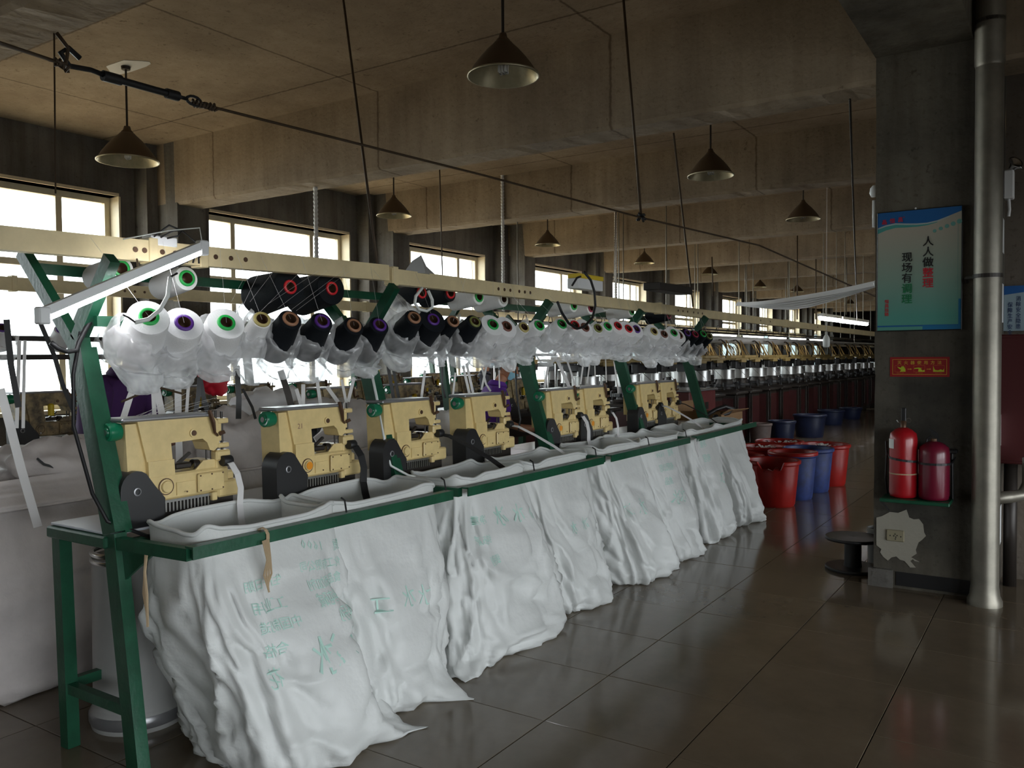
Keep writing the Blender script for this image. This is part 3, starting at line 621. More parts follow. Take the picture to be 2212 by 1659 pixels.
# ------------------------------------------------------------------ yarn cones
AX = Vector((.80, -.27, .52)).normalized()
ringc = {'g': (.02, .42, .08), 'p': (.10, .03, .25), 'y': (.50, .42, .16), 'o': (.36, .18, .10), 'l': (.22, .24, .07), 'r': (.62, .02, .03), 'b': (.18, .07, .05), 'w': (.55, .55, .5), 'm': (.35, .02, .06)}
rname = {'g': 'green', 'p': 'purple', 'y': 'straw coloured', 'o': 'copper coloured', 'l': 'olive', 'r': 'red', 'b': 'brown', 'w': 'pale grey', 'm': 'dark red'}
for k_, c_ in ringc.items(): M['ring_'+k_] = mat('tube_'+k_, c_, rough=.35)
proto = {}
def cone_proto(yarn, rc, rf, rb, L, upper=False):
    """cone with its tube mouth at the origin, pointing along +Z"""
    k = (yarn, rc, rf, rb, L)
    t = thing('yarn_cone', '', 'yarn cone')
    f = MB(); rt_ = .036 if rf > .04 else .033
    f.lathe([(rt_*.9, -.004), (rf*.975, -.006), (rf, -.011), (rf+.001, -.03), (rb*.98, -L+.02), (rb*.93, -L+.004), (rb*.3, -L), (0, -L)], n=28).build('yarn_package', 'yarn_k' if yarn == 'k' else 'yarn_w', t, angle=28)
    MB().lathe([(rt_*.68, .004), (rt_*.98, .006), (rt_*1.02, 0), (rt_, -.014)], n=24).build('tube_rim', 'ring_'+rc, t, smooth=True)
    MB().lathe([(rt_*.70, .005), (rt_*.62, -.03), (rt_*.5, -.05), (0, -.05)], n=20).build('tube_bore', 'brown', t, smooth=True)
    return t
def place_cone(p, ax, yarn, rc, rf, rb, L, label, group):
    k = (yarn, rc, rf, rb, L)
    if k in proto: t = copy_tree(proto[k])
    else: t = cone_proto(*k); proto[k] = t
    t.rotation_mode = 'QUATERNION'; t.rotation_quaternion = Vector(ax).to_track_quat('Z', 'Y'); t.location = p
    t['label'] = label; t['group'] = group; t['category'] = 'yarn cone'; return t
front = [(322, 684, 'w', 'g', 3), (398, 697, 'w', 'p', 3), (489, 697, 'w', 'g', 3), (566, 690, 'w', 'y', 1), (628, 689, 'k', 'o', 2), (696, 694, 'k', 'p', 2), (765, 703, 'k', 'o', 2), (820, 702, 'k', 'p', 2),
         (895, 686, 'k', 'o', 2), (936, 690, 'k', 'p', 3), (979, 694, 'k', 'o', 1), (1026, 695, 'k', 'l', 2), (1065, 701, 'w', 'g', 3), (1095, 705, 'w', 'b', 3), (1132, 707, 'w', 'y', 1), (1165, 703, 'w', 'g', 2),
         (1214, 700, 'w', 'g', 2), (1242, 702, 'w', 'r', 2), (1264, 707, 'w', 'b', 3), (1292, 709, 'w', 'l', 1), (1313, 705, 'w', 'g', 2), (1335, 704, 'w', 'r', 3), (1358, 710, 'w', 'r', 3), (1375, 711, 'w', 'p', 3),
         (1413, 716, 'w', 'y', 3), (1435, 722, 'w', 'b', 2), (1456, 719, 'w', 'g', 3), (1468, 724, 'w', 'b', 3), (1485, 719, 'k', 'p', 2), (1502, 722, 'k', 'm', 2), (1519, 721, 'k', 'g', 2), (1532, 726, 'k', 'l', 2)]
SZ = {1: (.042, .056, .24), 2: (.052, .080, .25), 3: (.076, .090, .24)}
def sheet_bag(p, ax, rb, L, seed, label, low=.12, rf=None, yk='w'):
    """thin polythene bag pulled over the lower half of a cone and sagging below it"""
    d = Vector(ax).normalized(); side = Vector((0, 1, 0)); p = Vector(p); tail = p-d*L; NN = 26; vs = []; fs = []
    rf = rf or rb*.9
    prof = [(p-d*(.09 if yk == 'w' else .125), d, rf+.012), (p-d*(L*.45), d, rb+.012), (p-d*(L*.8), d, rb+.022), (tail-d*.02+Vector((0, 0, -.01)), (d+Vector((0, 0, .5))).normalized(), rb+.022), (tail+Vector((.01, 0, -.05)), (d+Vector((0, 0, 1.5))).normalized(), rb+.012), (tail+Vector((.03, 0, -low*.75)), Vector((.2, 0, 1)).normalized(), rb*.8), (tail+Vector((.04, 0, -low)), Vector((.1, 0, 1)).normalized(), rb*.5), (tail+Vector((.045, 0, -low-.012)), Vector((0, 0, 1)), .008)]
    rows = []
    for a in range(len(prof)-1):
        for s_ in range(3):
            t = s_/3; rows.append((prof[a][0].lerp(prof[a+1][0], t), prof[a][1].lerp(prof[a+1][1], t).normalized(), prof[a][2]*(1-t)+prof[a+1][2]*t))
    rows.append(prof[-1])
    for i, (c, n_, r) in enumerate(rows):
        u_ = side; v_ = n_.cross(u_).normalized()
        for k in range(NN):
            t = 2*PI*k/NN
            n1 = noise.noise(Vector((math.cos(t)*2.2+seed, math.sin(t)*2.2, i*.22))); n2 = 1-2*abs(noise.noise(Vector((math.cos(t)*4+seed*2, math.sin(t)*4, i*.5+seed))))
            amp = min(1, i/4+.25)
            rr = r+(n1*.030+n2*.007)*amp
            q = c+(u_*math.cos(t)+v_*math.sin(t))*rr
            if i < 3: q += d*(.035*math.sin(2*t+seed)+.02*n1*3)
            vs.append(q)
    for i in range(len(rows)-1):
        for k in range(NN): fs.append((i*NN+k, i*NN+(k+1) % NN, (i+1)*NN+(k+1) % NN, (i+1)*NN+k))
    o = MB().add(vs, fs).build('polythene_bag', 'film', smooth=True)
    return tag(o, label, 'plastic bag', 'polythene bags over the lower yarn cones')
bay = ['nearest', 'second', 'third', 'farthest']
for i, (x, y, ya, rc, s) in enumerate(front):
    p = atx(x, y, -2.86 if i < 24 else -2.88); rf, rb, L = SZ[s]
    q = ['small', 'tapered', 'large'][s-1]; posn = f'{ORD[i % 8]} from left, {bay[i//8]} rack, lower row'
    place_cone(p, AX+Vector((0, random.uniform(-.05, .05), random.uniform(-.04, .04))), ya, rc, rf, rb, L, f"{q} {'black' if ya=='k' else 'white'} yarn cone, {rname[rc]} tube end, {posn}", 'yarn cones in the lower rack row')
    sheet_bag(p, AX, rb, L, i*3.7, f"clear polythene bag under the {ORD[i % 8]} cone from left, {bay[i//8]} rack, lower row", low=random.uniform(.11, .15) if i else .16, rf=rf, yk=ya)
upper = [(262, 580, 'w', 'g'), (404, 601, 'w', 'g'), (627, 620, 'k', 'r'), (717, 623, 'k', 'r'), (911, 632, 'k', 'r'), (973, 633, 'k', 'r'), (1035, 641, 'w', 'g'), (1088, 646, 'w', 'w'), (1240, 660, 'w', 'g'), (1277, 665, 'w', 'm'), (1308, 659, 'w', 'w'), (1365, 672, 'w', 'g'), (1445, 681, 'k', 'm')]
for i, (x, y, ya, rc) in enumerate(upper):
    big = i in (2, 3); L = .30 if big else .25; rf = .088 if big else .054; rb = .108 if big else .062
    p = atx(x, y, -3.28)
    place_cone(p, (.94, -.12, .10), ya, rc, rf, rb, L, f"{'very large ' if big else ''}{'black' if ya=='k' else 'white'} yarn {'package' if big else 'cylinder'}, {rname[rc]} tube end, {ORD[i]} from left, upper row", 'yarn packages in the upper rack row')
# extra big white cones hanging behind (upper rear, mostly wrapped)
for i, (x, y, Y) in enumerate(((560, 660, 2.95), (880, 640, 3.7), (905, 660, 4.0))):
    p = aty(x, y, Y); sheet_bag(p, (.6, -.3, .7), .10, .2, 50+i*5, ['clear polythene sheet hanging beside the very large black yarn packages', 'clear polythene sheet left of the black cylinders on the second rack', 'crumpled polythene sheet under the black cylinders of the second rack'][i], low=.12)
# ------------------------------------------------------------------ white woven sacks
def pillow_noise(v): return 1-2*abs(noise.noise(v))
def make_sack(top, bot, zt, seed, name, m, label, group, tail=None, rim=True, lean=(0, 0), fold=1., H0=0.0, NS=120, NT=64):
    """top/bot: loops given as (x0,y0,x1,y1); soft creased sheet between them"""
    vs = []; fs = []
    def loop(r, t, rd):
        x0, y0, x1, y1 = r; cx, cy, hx, hy = (x0+x1)/2, (y0+y1)/2, (x1-x0)/2, (y1-y0)/2
        a = 2*PI*t; e = rd; c, s_ = math.cos(a), math.sin(a)
        return Vector((cx+hx*math.copysign(abs(c)**e, c), cy+hy*math.copysign(abs(s_)**e, s_), 0))
    for j in range(NT+1):
        t = j/NT; z = zt*(1-t)+H0*t
        k = t*t*(3-2*t)*.75+max(0, t-.08)*.25/.92
        rd = .38+.35*t
        for i in range(NS):
            u_ = i/NS; a = loop(top, u_, rd); b = loop(bot, u_, rd); p = a.lerp(b, k); c = Vector(((top[0]+top[2])/2*(1-k)+(bot[0]+bot[2])/2*k, (top[1]+top[3])/2*(1-k)+(bot[1]+bot[3])/2*k, 0))
            n_ = (p-c); n_.normalize(); ang = 2*PI*u_
            q = Vector((math.cos(ang)*1.4, math.sin(ang)*1.4, t*1.5)) + Vector((seed, seed*.7, 0))
            amp = fold*min(1, max(0, t-.085)*3.4)
            # tension folds from the corners, drifting sideways while going down
            w = pillow_noise(Vector((q.x*1.3+t*.9, q.y*1.3, q.z*.55)))*.055 + pillow_noise(Vector((q.x*2.6-t*1.5, q.y*2.6, q.z*1.2+5)))*.026 + noise.noise(Vector((q.x*.8, q.y*.8, q.z*1.1+9)))*.05
            w += pillow_noise(Vector((q.x*6+t*3, q.y*6, q.z*3.5)))*.008 + pillow_noise(Vector((q.x*9, q.y*9-t*5, q.z*9)))*.005 + max(0, pillow_noise(Vector((q.x*1.9+t*2.2, q.y*1.9-t*.8, q.z*1.3+3))))**4*.030 - max(0, pillow_noise(Vector((q.x*1.6-t*2.4, q.y*1.6+2, q.z*1.6+7))))**5*.034
            if t > .78: w += (t-.78)*4.5*(pillow_noise(Vector((q.x*3, q.y*3, t*26)))*.030)
            p = p + n_*(w*amp-.02*amp)
            p.x += lean[0]*t; p.y += lean[1]*t
            z_ = z
            if t < .05: z_ += .012*math.sin(ang*5+seed)+.01*noise.noise(Vector((ang*3, seed, 0)))
            if t > .9: p = p + n_*(-.06*((t-.9)/.1)**2); 
            if tail and t > .86:
                g = math.exp(-((ang-tail[0]+PI) % (2*PI)-PI)**2/tail[2]); p = p + Vector((math.cos(tail[0]), math.sin(tail[0]), 0))*tail[1]*g*((t-.86)/.14)**1.3; z_ *= (1-.7*g*((t-.86)/.14))
            vs.append((p.x, p.y, max(z_, H0+.004)))
    for j in range(NT):
        for i in range(NS): fs.append((j*NS+i, j*NS+(i+1) % NS, (j+1)*NS+(i+1) % NS, (j+1)*NS+i))
    n = len(vs); b = vs[-NS:]; vs.append((sum(q[0] for q in b)/NS, sum(q[1] for q in b)/NS, H0+.006)); fs += [(NT*NS+i, NT*NS+(i+1) % NS, n) for i in range(NS)]
    o = MB().add(vs, fs).build(name, m, smooth=True); tag(o, label, 'sack', group)
    if rim:
        tp = vs[:NS]; MB().tube([Vector(q)+Vector((0, 0, .004)) for q in tp+tp[:1]], .009, 6, cap=False).build('rolled_hem', m, o, smooth=True)
    return o
def print_on(o, items):
    me = o.data; bvh = BVHTree.FromPolygons([v.co.copy() for v in me.vertices], [tuple(p.vertices) for p in me.polygons])
    for body, size, y, z, shear in [(c, sz, y_-(k-(len(bd)-1)/2)*sz*(.95 if c > 'z' else .6), z_+sh*(k-(len(bd)-1)/2)*sz, 0) for bd, sz, y_, z_, sh in items for k, c in enumerate(bd) if c != ' ']:
        mb = MB()
        v, f = text_mb(body, size, 0, 1); n0 = len(mb.v); vv = []
        for p in v:
            yy = y-p[0]; zz = z+p[1]+shear*p[0]          # seen mirrored, as through turned-out cloth
            h = bvh.ray_cast(Vector((-1.8, yy*1.0, zz)), Vector((-1, 0, 0)), 1.1)
            vv.append((h[0].x+.0035, yy, zz) if h[0] else None)
        ff = [g for g in f if all(vv[i] is not None for i in g)]
        # refine: keep only small facets so the lettering follows the folds
        mb.add([q if q else (0, 0, -1) for q in vv], ff)
        used = {i for f in mb.f for i in f}; ix = {i: k for k, i in enumerate(sorted(used))}
        m2 = MB(); m2.v = [mb.v[i] for i in sorted(used)]; m2.f = [tuple(ix[i] for i in f) for f in mb.f]
        if m2.f: m2.build('faded_print', 'print', o)
SK = []
def ypx(x, y, X): return atx(x, y, X).y
sdef = [ # top loop y0,y1 ; bottom loop x0,y0,x1,y1 ; tail ; fold
    ((1.86, 2.58), (-2.96, 1.98, -2.30, 2.62), (0.75, .26, .10), 1.0, (0, 0)),
    ((2.50, 3.26), (-2.98, 2.52, -2.40, 3.12), (0.35, .20, .05), .85, (0, 0)),
    ((3.40, 4.08), (-2.95, 3.22, -2.38, 4.22), (-.9, .16, .10), 1.25, (0, 0)),
    ((4.08, 4.84), (-2.95, 4.25, -2.42, 4.85), (0.3, .05, .08), .9, (0, 0)),
    ((4.98, 5.66), (-2.9, 5.08, -2.32, 5.66), (.9, .14, .05), .85, (0, 0)),
    ((5.58, 6.38), (-2.9, 5.80, -2.38, 6.36), (0.2, .05, .08), .8, (0, 0)),
    ((6.50, 7.22), (-2.9, 6.62, -2.38, 7.16), (-.9, .10, .05), .8, (0, 0)),
    ((7.16, 7.98), (-2.9, 7.32, -2.36, 7.92), (0.5, .08, .08), .8, (0, 0))]
slab = ['white woven sack nearest the camera, hung on the first green rail, largest faded green print', 'second white woven sack from the camera, with smooth bulging lower half', 'third white woven sack, slumped with a deep diagonal fold', 'fourth white woven sack from the camera on the second rail', 'fifth white woven sack, with a pointed corner lying on the floor', 'sixth white woven sack from the camera on the third rail', 'seventh white woven sack, greyish, beside the last one', 'eighth white woven sack, at the far end next to the red barrels']
for i, (ty, b, tl, fo, ln) in enumerate(sdef):
    SK.append(make_sack((-2.945, ty[0], -2.575, ty[1]), b, .925, 11+i*7.3, 'woven_sack', 'bag', slab[i], 'white woven sacks along the green rail', tail=tl, lean=ln, fold=fo*1.0))
print_on(SK[0], [('水', .16, 2.48, .42, 0), ('冰', .15, 2.27, .40, 0), ('粉', .10, 2.60, .40, 0), ('净重 1600', .05, 2.42, .78, .15), ('化工有限公司', .042, 2.40, .71, .1), ('食品添加剂', .045, 2.40, .645, .05), ('纯碱', .055, 2.36, .59, 0), ('级别', .055, 2.44, .52, 0), ('生产日期', .045, 2.1, .70, 0), ('工业用', .05, 2.1, .62, 0), ('中国制造', .045, 2.12, .55, 0), ('合格', .05, 2.08, .47, 0), ('花', .07, 2.04, .38, 0)])
print_on(SK[1], [('水', .10, 2.86, .47, 0), ('冰', .10, 2.98, .45, 0), ('工', .08, 2.7, .47, 0)])
print_on(SK[2], [('水', .11, 3.86, .68, 0), ('冰', .11, 3.7, .69, 0), ('粉', .06, 3.98, .67, 0), ('净重', .05, 3.52, .70, 0), ('纯碱', .05, 3.52, .60, 0), ('级别', .05, 3.54, .50, 0)])
print_on(SK[3], [('水', .08, 4.45, .5, 0), ('冰', .08, 4.6, .5, 0)])
print_on(SK[4], [('水', .12, 5.32, .50, 0), ('冰', .10, 5.15, .50, 0)])
print_on(SK[5], [('净重 1600', .06, 5.95, .8, 0), ('有限公司', .06, 5.95, .70, 0), ('食品', .06, 5.93, .6, 0), ('水冰', .12, 6.03, .47, 0)])
print_on(SK[6], [('净重', .07, 6.8, .8, 0), ('有限', .07, 6.8, .68, 0), ('水', .12, 7.0, .5, 0)])
# dividers: small black hooks along the rims
for i, (ty, *_r) in enumerate(sdef):
    if i in (0, 1, 2, 3, 4, 5): 
        y = ty[1]-.03; h = MB(); h.tube([(-2.53, y, .90), (-2.54, y, .95), (-2.56, y, .96)], .004, 6)
        h.build('rim_hook', 'blackrub', SK[i])
# twine tied on the first rail
tw = MB(); yy = 2.12
tw.lathe([(.03, -.008), (.034, 0), (.03, .008)], (-2.545, yy, .878), (0, 1, 0), 10)
for k in range(4): tw.tube([(-2.515+.004*k, yy-.012*k, .87), (-2.50+.006*k, yy-.01*k-.005, .80), (-2.50, yy-.012*k, .74), (-2.495+.003*k, yy-.025, .70-.008*k)], .004, 5)
tag(tw.build('twine_tie', 'twine'), 'frayed hemp twine knotted round the nearest green rail', 'twine')
tw = MB()
for k in range(3): tw.tube([(-2.80+.006*k, 1.80, .89), (-2.79, 1.785, .78), (-2.80+.01*k, 1.785, .70), (-2.78, 1.785, .62-.02*k)], .005, 5)
tag(tw.build('twine_tie', 'twine'), 'pale twine hanging from the bracket at the nearest bench corner', 'twine')
tw = MB()
for k in range(6): tw.tube([(-2.49, 6.42+.02*k, .88), (-2.485, 6.42+.01*k, .83), (-2.48, 6.43+.012*k, .79-.012*k)], .004, 5)
tag(tw.build('twine_tie', 'tape_w'), 'whitish rag ends tied round the rail joint far along', 'twine')
# ------------------------------------------------------------------ overhead trunking
def trunk_run(pts, w, h, label, holes=(), plates=()):
    t = thing('cable_trunking', label, 'cable trunking', (0, 0, 0), 'beige overhead cable trunking')
    for a, b in zip(pts, pts[1:]):
        f = MB(); f.bar(a, b, w, h); f.build('trunk_length', 'beige_rail', t)
    for y in plates:
        for a, b in zip(pts, pts[1:]):
            if a[1] <= y <= b[1]:
                p = Vector(a).lerp(Vector(b), (y-a[1])/(b[1]-a[1])); MB().bbox((p.x-w/2-.006, y-.02, p.z-h/2-.008), (p.x+w/2+.006, y+.02, p.z+h/2+.012), .003).build('joint_plate', 'beige_rail', t)
    for y in holes:
        for a, b in zip(pts, pts[1:]):
            if a[1] <= y <= b[1]:
                p = Vector(a).lerp(Vector(b), (y-a[1])/(b[1]-a[1])); MB().lathe([(.011, 0), (.011, .004), (0, .004)], (p.x+w/2-.001, y, p.z), (1, 0, 0), 10).build('knockout_hole', 'brown', t)
    return t
TZ = lambda x, y, X=-3.14: atx(x, y, X)
A_ = TZ(0, 517); A_ = Vector((-3.14, .6, TZ(0, 517).z-.012)); B_ = TZ(832, 590); B2 = TZ(838, 597); C_ = TZ(1499, 676); D_ = TZ(1890, 722)
trunk_run([tuple(A_), tuple(B_)], .06, .085, 'near length of beige overhead trunking running above the yarn racks', [2.02, 2.10, 2.16, 2.28, 2.36, 2.44, 2.52, 1.98], [2.06, 2.3])
tt = trunk_run([tuple(B2), tuple(C_), tuple(C_.lerp(D_, 1.0))], .06, .085, 'far length of beige overhead trunking running on past the racks', [4.55, 4.62, 4.69, 4.80, 4.87, 4.94, 7.6, 7.72, 7.84, 8.0, 8.12, 8.24, 10.2, 10.6, 13.0], [B2.y+.03, 7.2, 11.4])
q = tt
trunk_run([(-6.6, 1.5, 2.13), (-6.6, 26, 2.13)], .06, .10, 'beige overhead trunking above the second machine row near the windows', [3.9+.09*k for k in range(5)]+[6.0+.1*k for k in range(4)], [3.2, 4.6, 7, 10])
# junction box and tangled leads on the near trunking
jb = thing('junction_box', 'white junction box with tangled black leads on top of the near trunking', 'electrical box', (-3.14, 2.10, 2.02))
MB().bbox((-.035, -.05, .0), (.035, .07, .04), .004).build('box_shell', 'white', jb)
for k in range(3):
    MB().tube([(.05, -.05+.03*k, .03), (.08, .0+.02*k, .08-.02*k), (.05, .08, .07), (.06, .15, .02), (.05, .1+.03*k, -.06)], .004, 6).build('black_lead', 'blackrub', jb, smooth=True)
MB().bar((.06, .02, -.09), (.06, .13, -.03), .016, .016).build('plug_block', 'blackrub', jb)
jb = thing('control_box', 'white control box with yellow lid on the trunking above the fourth post', 'electrical box', tuple(atx(1262, 618, -3.14)))
MB().bbox((-.05, -.18, -.03), (.05, .22, .05), .004).build('box_shell', 'white', jb); MB().bbox((-.052, -.17, .05), (.052, .23, .085), .004).build('yellow_lid', 'yellow', jb)
tag(MB().tube([atx(x, y, -2.78) for x, y in ((1262, 588), (1276, 605), (1284, 630), (1286, 660), (1280, 686), (1262, 706), (1246, 710), (1228, 698), (1214, 676), (1204, 652))], .009, 8).build('loop_cable', 'blackrub', smooth=True), 'black cable looping down from the white box with yellow lid', 'cable')
MB().tube([(.06, -.3, -.02), (.08, -.26, .04), (.05, -.15, .06)], .008).build('black_clip', 'blackrub', jb)
o = thing('folded_bag', 'crumpled grey plastic bag lying on the trunking past the second post', 'plastic bag', tuple(atx(905, 588, -3.14)))
f = MB(); vs = [(0, -.13, -.01), (.05, 0, -.01), (0, .17, -.01), (-.05, .02, -.01), (.0, -.06, .06), (.01, .01, .10), (0, .07, .04)]
f.add(vs, [(0, 1, 4), (1, 5, 4), (1, 6, 5), (1, 2, 6), (0, 4, 3), (4, 5, 3), (5, 6, 3), (6, 2, 3), (0, 3, 1), (1, 3, 2)]); f.build('bag_sheet', 'canister', o)
o = thing('dark_box', 'flat dark grey box lying on the trunking far along', 'box', tuple(atx(1440, 636, -3.14)+Vector((0, 0, .02))))
MB().bbox((-.08, -.35, 0), (.08, .45, .07)).build('box_shell', 'dark', o)
# hanging rods / wires
def line(p, q, r, label, m='wire', name='hanging_rod', cat='rod', group='thin suspension rods from the ceiling', sag=0, n=2):
    p = Vector(p); q = Vector(q); pts = [p.lerp(q, i/n)-Vector((0, 0, 4*sag*(i/n)*(1-i/n))) for i in range(n+1)]
    return tag(MB().tube(pts, r, 6).build(name, m, smooth=True), label, cat, group)
line(atz(740, -15, CEIL), TZ(815, 572), .008, 'suspension rod from the ceiling to the near trunking, left of centre')
kn = atx(1385, 470, -2.5)
line(atz(1346, -10, CEIL), kn, .009, 'suspension wire from the ceiling down to the black knot on the diagonal cable')
line(aty(1455, 288, 6.5), TZ(1497, 662), .008, 'suspension rod from behind the near beam to the trunking, right of centre')
line(aty(1836, 215, 6.1), TZ(1852, 700), .008, 'dark suspension rod beside the pillar', 'dark')
line(atz(117, 72, 3.34), atx(120, 418, -4.6), .005, 'thin vertical wire at the left above the first window')
line(aty(948, 300, 6.4), aty(955, 530, 6.4)-Vector((0, 0, .3)), .006, 'short thin rod hanging in front of the second beam')
line(aty(1330, 455, 9.9), atx(1326, 610, -6.6), .007, 'thin rod behind the third lamp, towards the window row')
line(aty(1538, 555, 13.2), aty(1540, 640, 13.2), .010, 'short rod under the sixth beam, far away')
for i, (x, y, x2, y2, X) in enumerate(((1720, 560, 1722, 690, -4.2), (1740, 555, 1762, 690, -4.2), (1825, 510, 1828, 680, -3.9), (1608, 615, 1610, 664, -6), (1700, 620, 1702, 690, -5.5))):
    q_ = atx(x2, y2, X); line((q_.x, q_.y, CEIL), q_, .012, ['left one of two far thin rods in the distance', 'right slanting one of two far thin rods in the distance', 'pale far rod close to the pillar edge', 'far rod above the distant windows', 'far pale rod near the distant tube lights'][i], 'galv' if i > 1 else 'wire')
# spiral white conduits
for i, (a, b) in enumerate(((atx(682, 450, -6.55), 2.18), (atx(1086, 500, -6.55), 2.18), (atx(1330, 560, -6.55), 2.18))):
    f = MB(); pr = []; a.z = CEIL; z = a.z
    k = 0
    while z > b: pr.append((.019 if k % 2 else .026, z-a.z)); z -= .022; k += 1
    f.lathe(pr, (0, 0, 0), n=10); o = f.build('ribbed_conduit', 'white'); o.location = a
    tag(o, ['white ribbed conduit hanging before the second window', 'white ribbed conduit beside the third column', 'white ribbed conduit hanging before the fourth window'][i], 'conduit', 'white ribbed conduits')
# diagonal steel cable with turnbuckle
P = [CAM+ray(x, y).normalized()*d for x, y, d in ((-60, 68, 3.1), (0, 93, 3.25), (118, 132, 3.5), (150, 150, 3.55), (240, 168, 3.7), (380, 207, 3.85), (415, 222, 3.9), (462, 232, 3.95))]
cb = thing('tension_cable', 'long dark steel cable with turnbuckle and hooks running diagonally under the ceiling', 'cable', (0, 0, 0))
MB().tube([P[0], P[1], P[2]], .0065, 8).build('cable_length', 'wire', cb)
far = [P[7], CAM+ray(720, 297).normalized()*4.35, CAM+ray(1050, 380).normalized()*4.95]; far.append(kn); 
MB().tube(far, .0065, 8).build('cable_length', 'wire', cb)
MB().tube([kn, aty(1640, 530, 7.2), aty(1890, 640, 8.6)], .007, 8).build('cable_length', 'wire', cb)
f = MB(); f.tube([P[4], P[5]], .014, 10); f.tube([P[4]-(P[5]-P[4])*.12, P[4]+(P[5]-P[4])*.14], .02, 10); f.tube([P[5]-(P[5]-P[4])*.16, P[5]+(P[5]-P[4])*.04], .02, 10); f.build('turnbuckle', 'blackrub', cb, angle=40)
d = (P[5]-P[4]).normalized(); upn = Vector((0, 0, 1)); sd = d.cross(upn).normalized(); upn = sd.cross(d)
f = MB(); f.tube([P[4], P[4]-d*.08+upn*.008, P[3]+upn*.012, P[3]-d*.03+upn*.05, P[3]-d*.0+upn*.075, P[3]+d*.04+upn*.05], .010, 8); f.build('hook', 'blackrub', cb, smooth=True)
f = MB(); f.tube([P[2]+upn*.0-d*.02, P[2]+d*.04, P[2]+d*.05+upn*.06, P[2]+d*.01+upn*.10], .007, 8)
f.tube([P[2]+(P[3]-P[2])*k/12+upn*.014*math.sin(k*1.9)+sd*.014*math.cos(k*1.9) for k in range(13)], .006, 6); f.build('cable_end_twist', 'wire', cb, smooth=True)
f = MB(); f.tube([P[5], P[5]+d*.05], .008); f.tube([P[5]+d*(.05+.035*(1-math.cos(a)))+upn*.018*math.sin(a) for a in [2*PI*k/12 for k in range(13)]], .006, 6); f.build('eye_end', 'blackrub', cb, smooth=True)
f = MB(); f.tube([P[6]+(P[7]-P[6])*k/26+upn*.013*math.sin(k*1.5)+sd*.013*math.cos(k*1.5) for k in range(30)], .006, 6); f.build('cable_end_twist', 'wire', cb, smooth=True)
kt = MB()
for k in range(9):
    a = Vector((random.uniform(-1, 1), random.uniform(-1, 1), random.uniform(-1, 1))).normalized()*.035
    kt.tube([kn-a, kn+a*.3+Vector((0, 0, .015)), kn+a*1.1], .008, 6)
kt.build('black_knot', 'blackrub', cb, smooth=True)
# ribbons tied to the pillar
rb = thing('ribbon_bundle', 'bundle of pale tapes stretched from the pillar edge down to the trunking', 'tape', (0, 0, 0))
a = aty(1893, 612, 6.2); b = atx(1592, 657, -3.1)
for k in range(5):
    pts = [a.lerp(b, i/8)+Vector((0, (.5-abs(i/8-.45))*.14*(k-2), -.16*(i/8)*(1-i/8)-(.5-abs(i/8-.45))*.032*k)) for i in range(9)]
    MB().ribbon(pts, .045, (.3, .6, 1)).build('tape_strand', 'tape_w', rb)
f = MB(); f.lathe([(0, -.02), (.022, -.01), (.024, .01), (0, .025)], tuple(a), (1, 0, 0), 8); f.tube([a, a+Vector((.02, -.02, -.06))], .006); f.build('knot', 'white', rb)
# ------------------------------------------------------------------ pendant lamps
lp0 = None
def lamp_local(R_, drop):
    t = thing('pendant_lamp', '', 'lamp')
    prof = [(R_*.20, R_*.95), (R_*.24, R_*.93), (R_*.30, R_*.86), (R_*.45, R_*.72), (R_*.66, R_*.48), (R_*.84, R_*.24), (R_*.96, R_*.04), (R_, -.004)]
    MB().lathe(prof, n=40).build('lamp_shade', 'shade_out', t, smooth=True)
    MB().lathe([(r*.985, h-.004) for r, h in prof], n=40).build('reflector', 'shade_in', t, smooth=True)
    MB().lathe([(R_*.985, -.006), (R_*1.015, -.008), (R_*1.015, .004), (R_*.985, .006)], n=40).build('shade_rim', 'shade_in', t, smooth=True)
    MB().lathe([(0, R_*1.18), (R_*.10, R_*1.17), (R_*.13, R_*1.05), (R_*.2, R_*.98), (R_*.2, R_*.9)], n=20).build('lamp_neck', 'shade_out', t, smooth=True)
    f = MB()
    for s_ in (-.022, 0, .022): f.tube([(s_, -.01, R_*.8), (s_, -.01, R_*.12), (s_, .01, R_*.05), (s_, .012, R_*.8)], .008, 8)
    f.build('bulb', 'white', t, smooth=True)
    return t
Ls = [((276, 338), 112, 4.25), ((1087, 152), 145, 4.04), ((851, 460), 73, 7.9), ((1183, 525), 54, 11.65), ((1535, 372), 93, 7.7), ((1392, 565), 43, 15.4), ((1533, 590), 34, 20.5), ((1735, 468), 66, 11.4), ((1642, 618), 26, 24), ((1722, 628), 26, 24.2), ((1783, 645), 20, 30), ((1836, 655), 20, 31)]
LL = ['pendant lamp with brown shade in front of the first window column', 'largest pendant lamp with brown shade and folded tube bulb, nearest the camera', 'pendant lamp hanging just behind the near beam above the second window', 'small pendant lamp in the third bay before the third column', 'pendant lamp with worn reflector left of the pillar, second largest on the right', 'small pendant lamp in the fourth bay, above the control box with yellow lid', 'small pendant lamp above the eighth window, fifth bay', 'pendant lamp nearest the pillar, third bay', 'tiny far pendant lamp left of the ribbon bundle', 'tiny far pendant lamp just above the ribbon bundle', 'tiny far pendant lamp below the ribbons beside the pillar', 'farthest tiny pendant lamp beside the pillar edge']
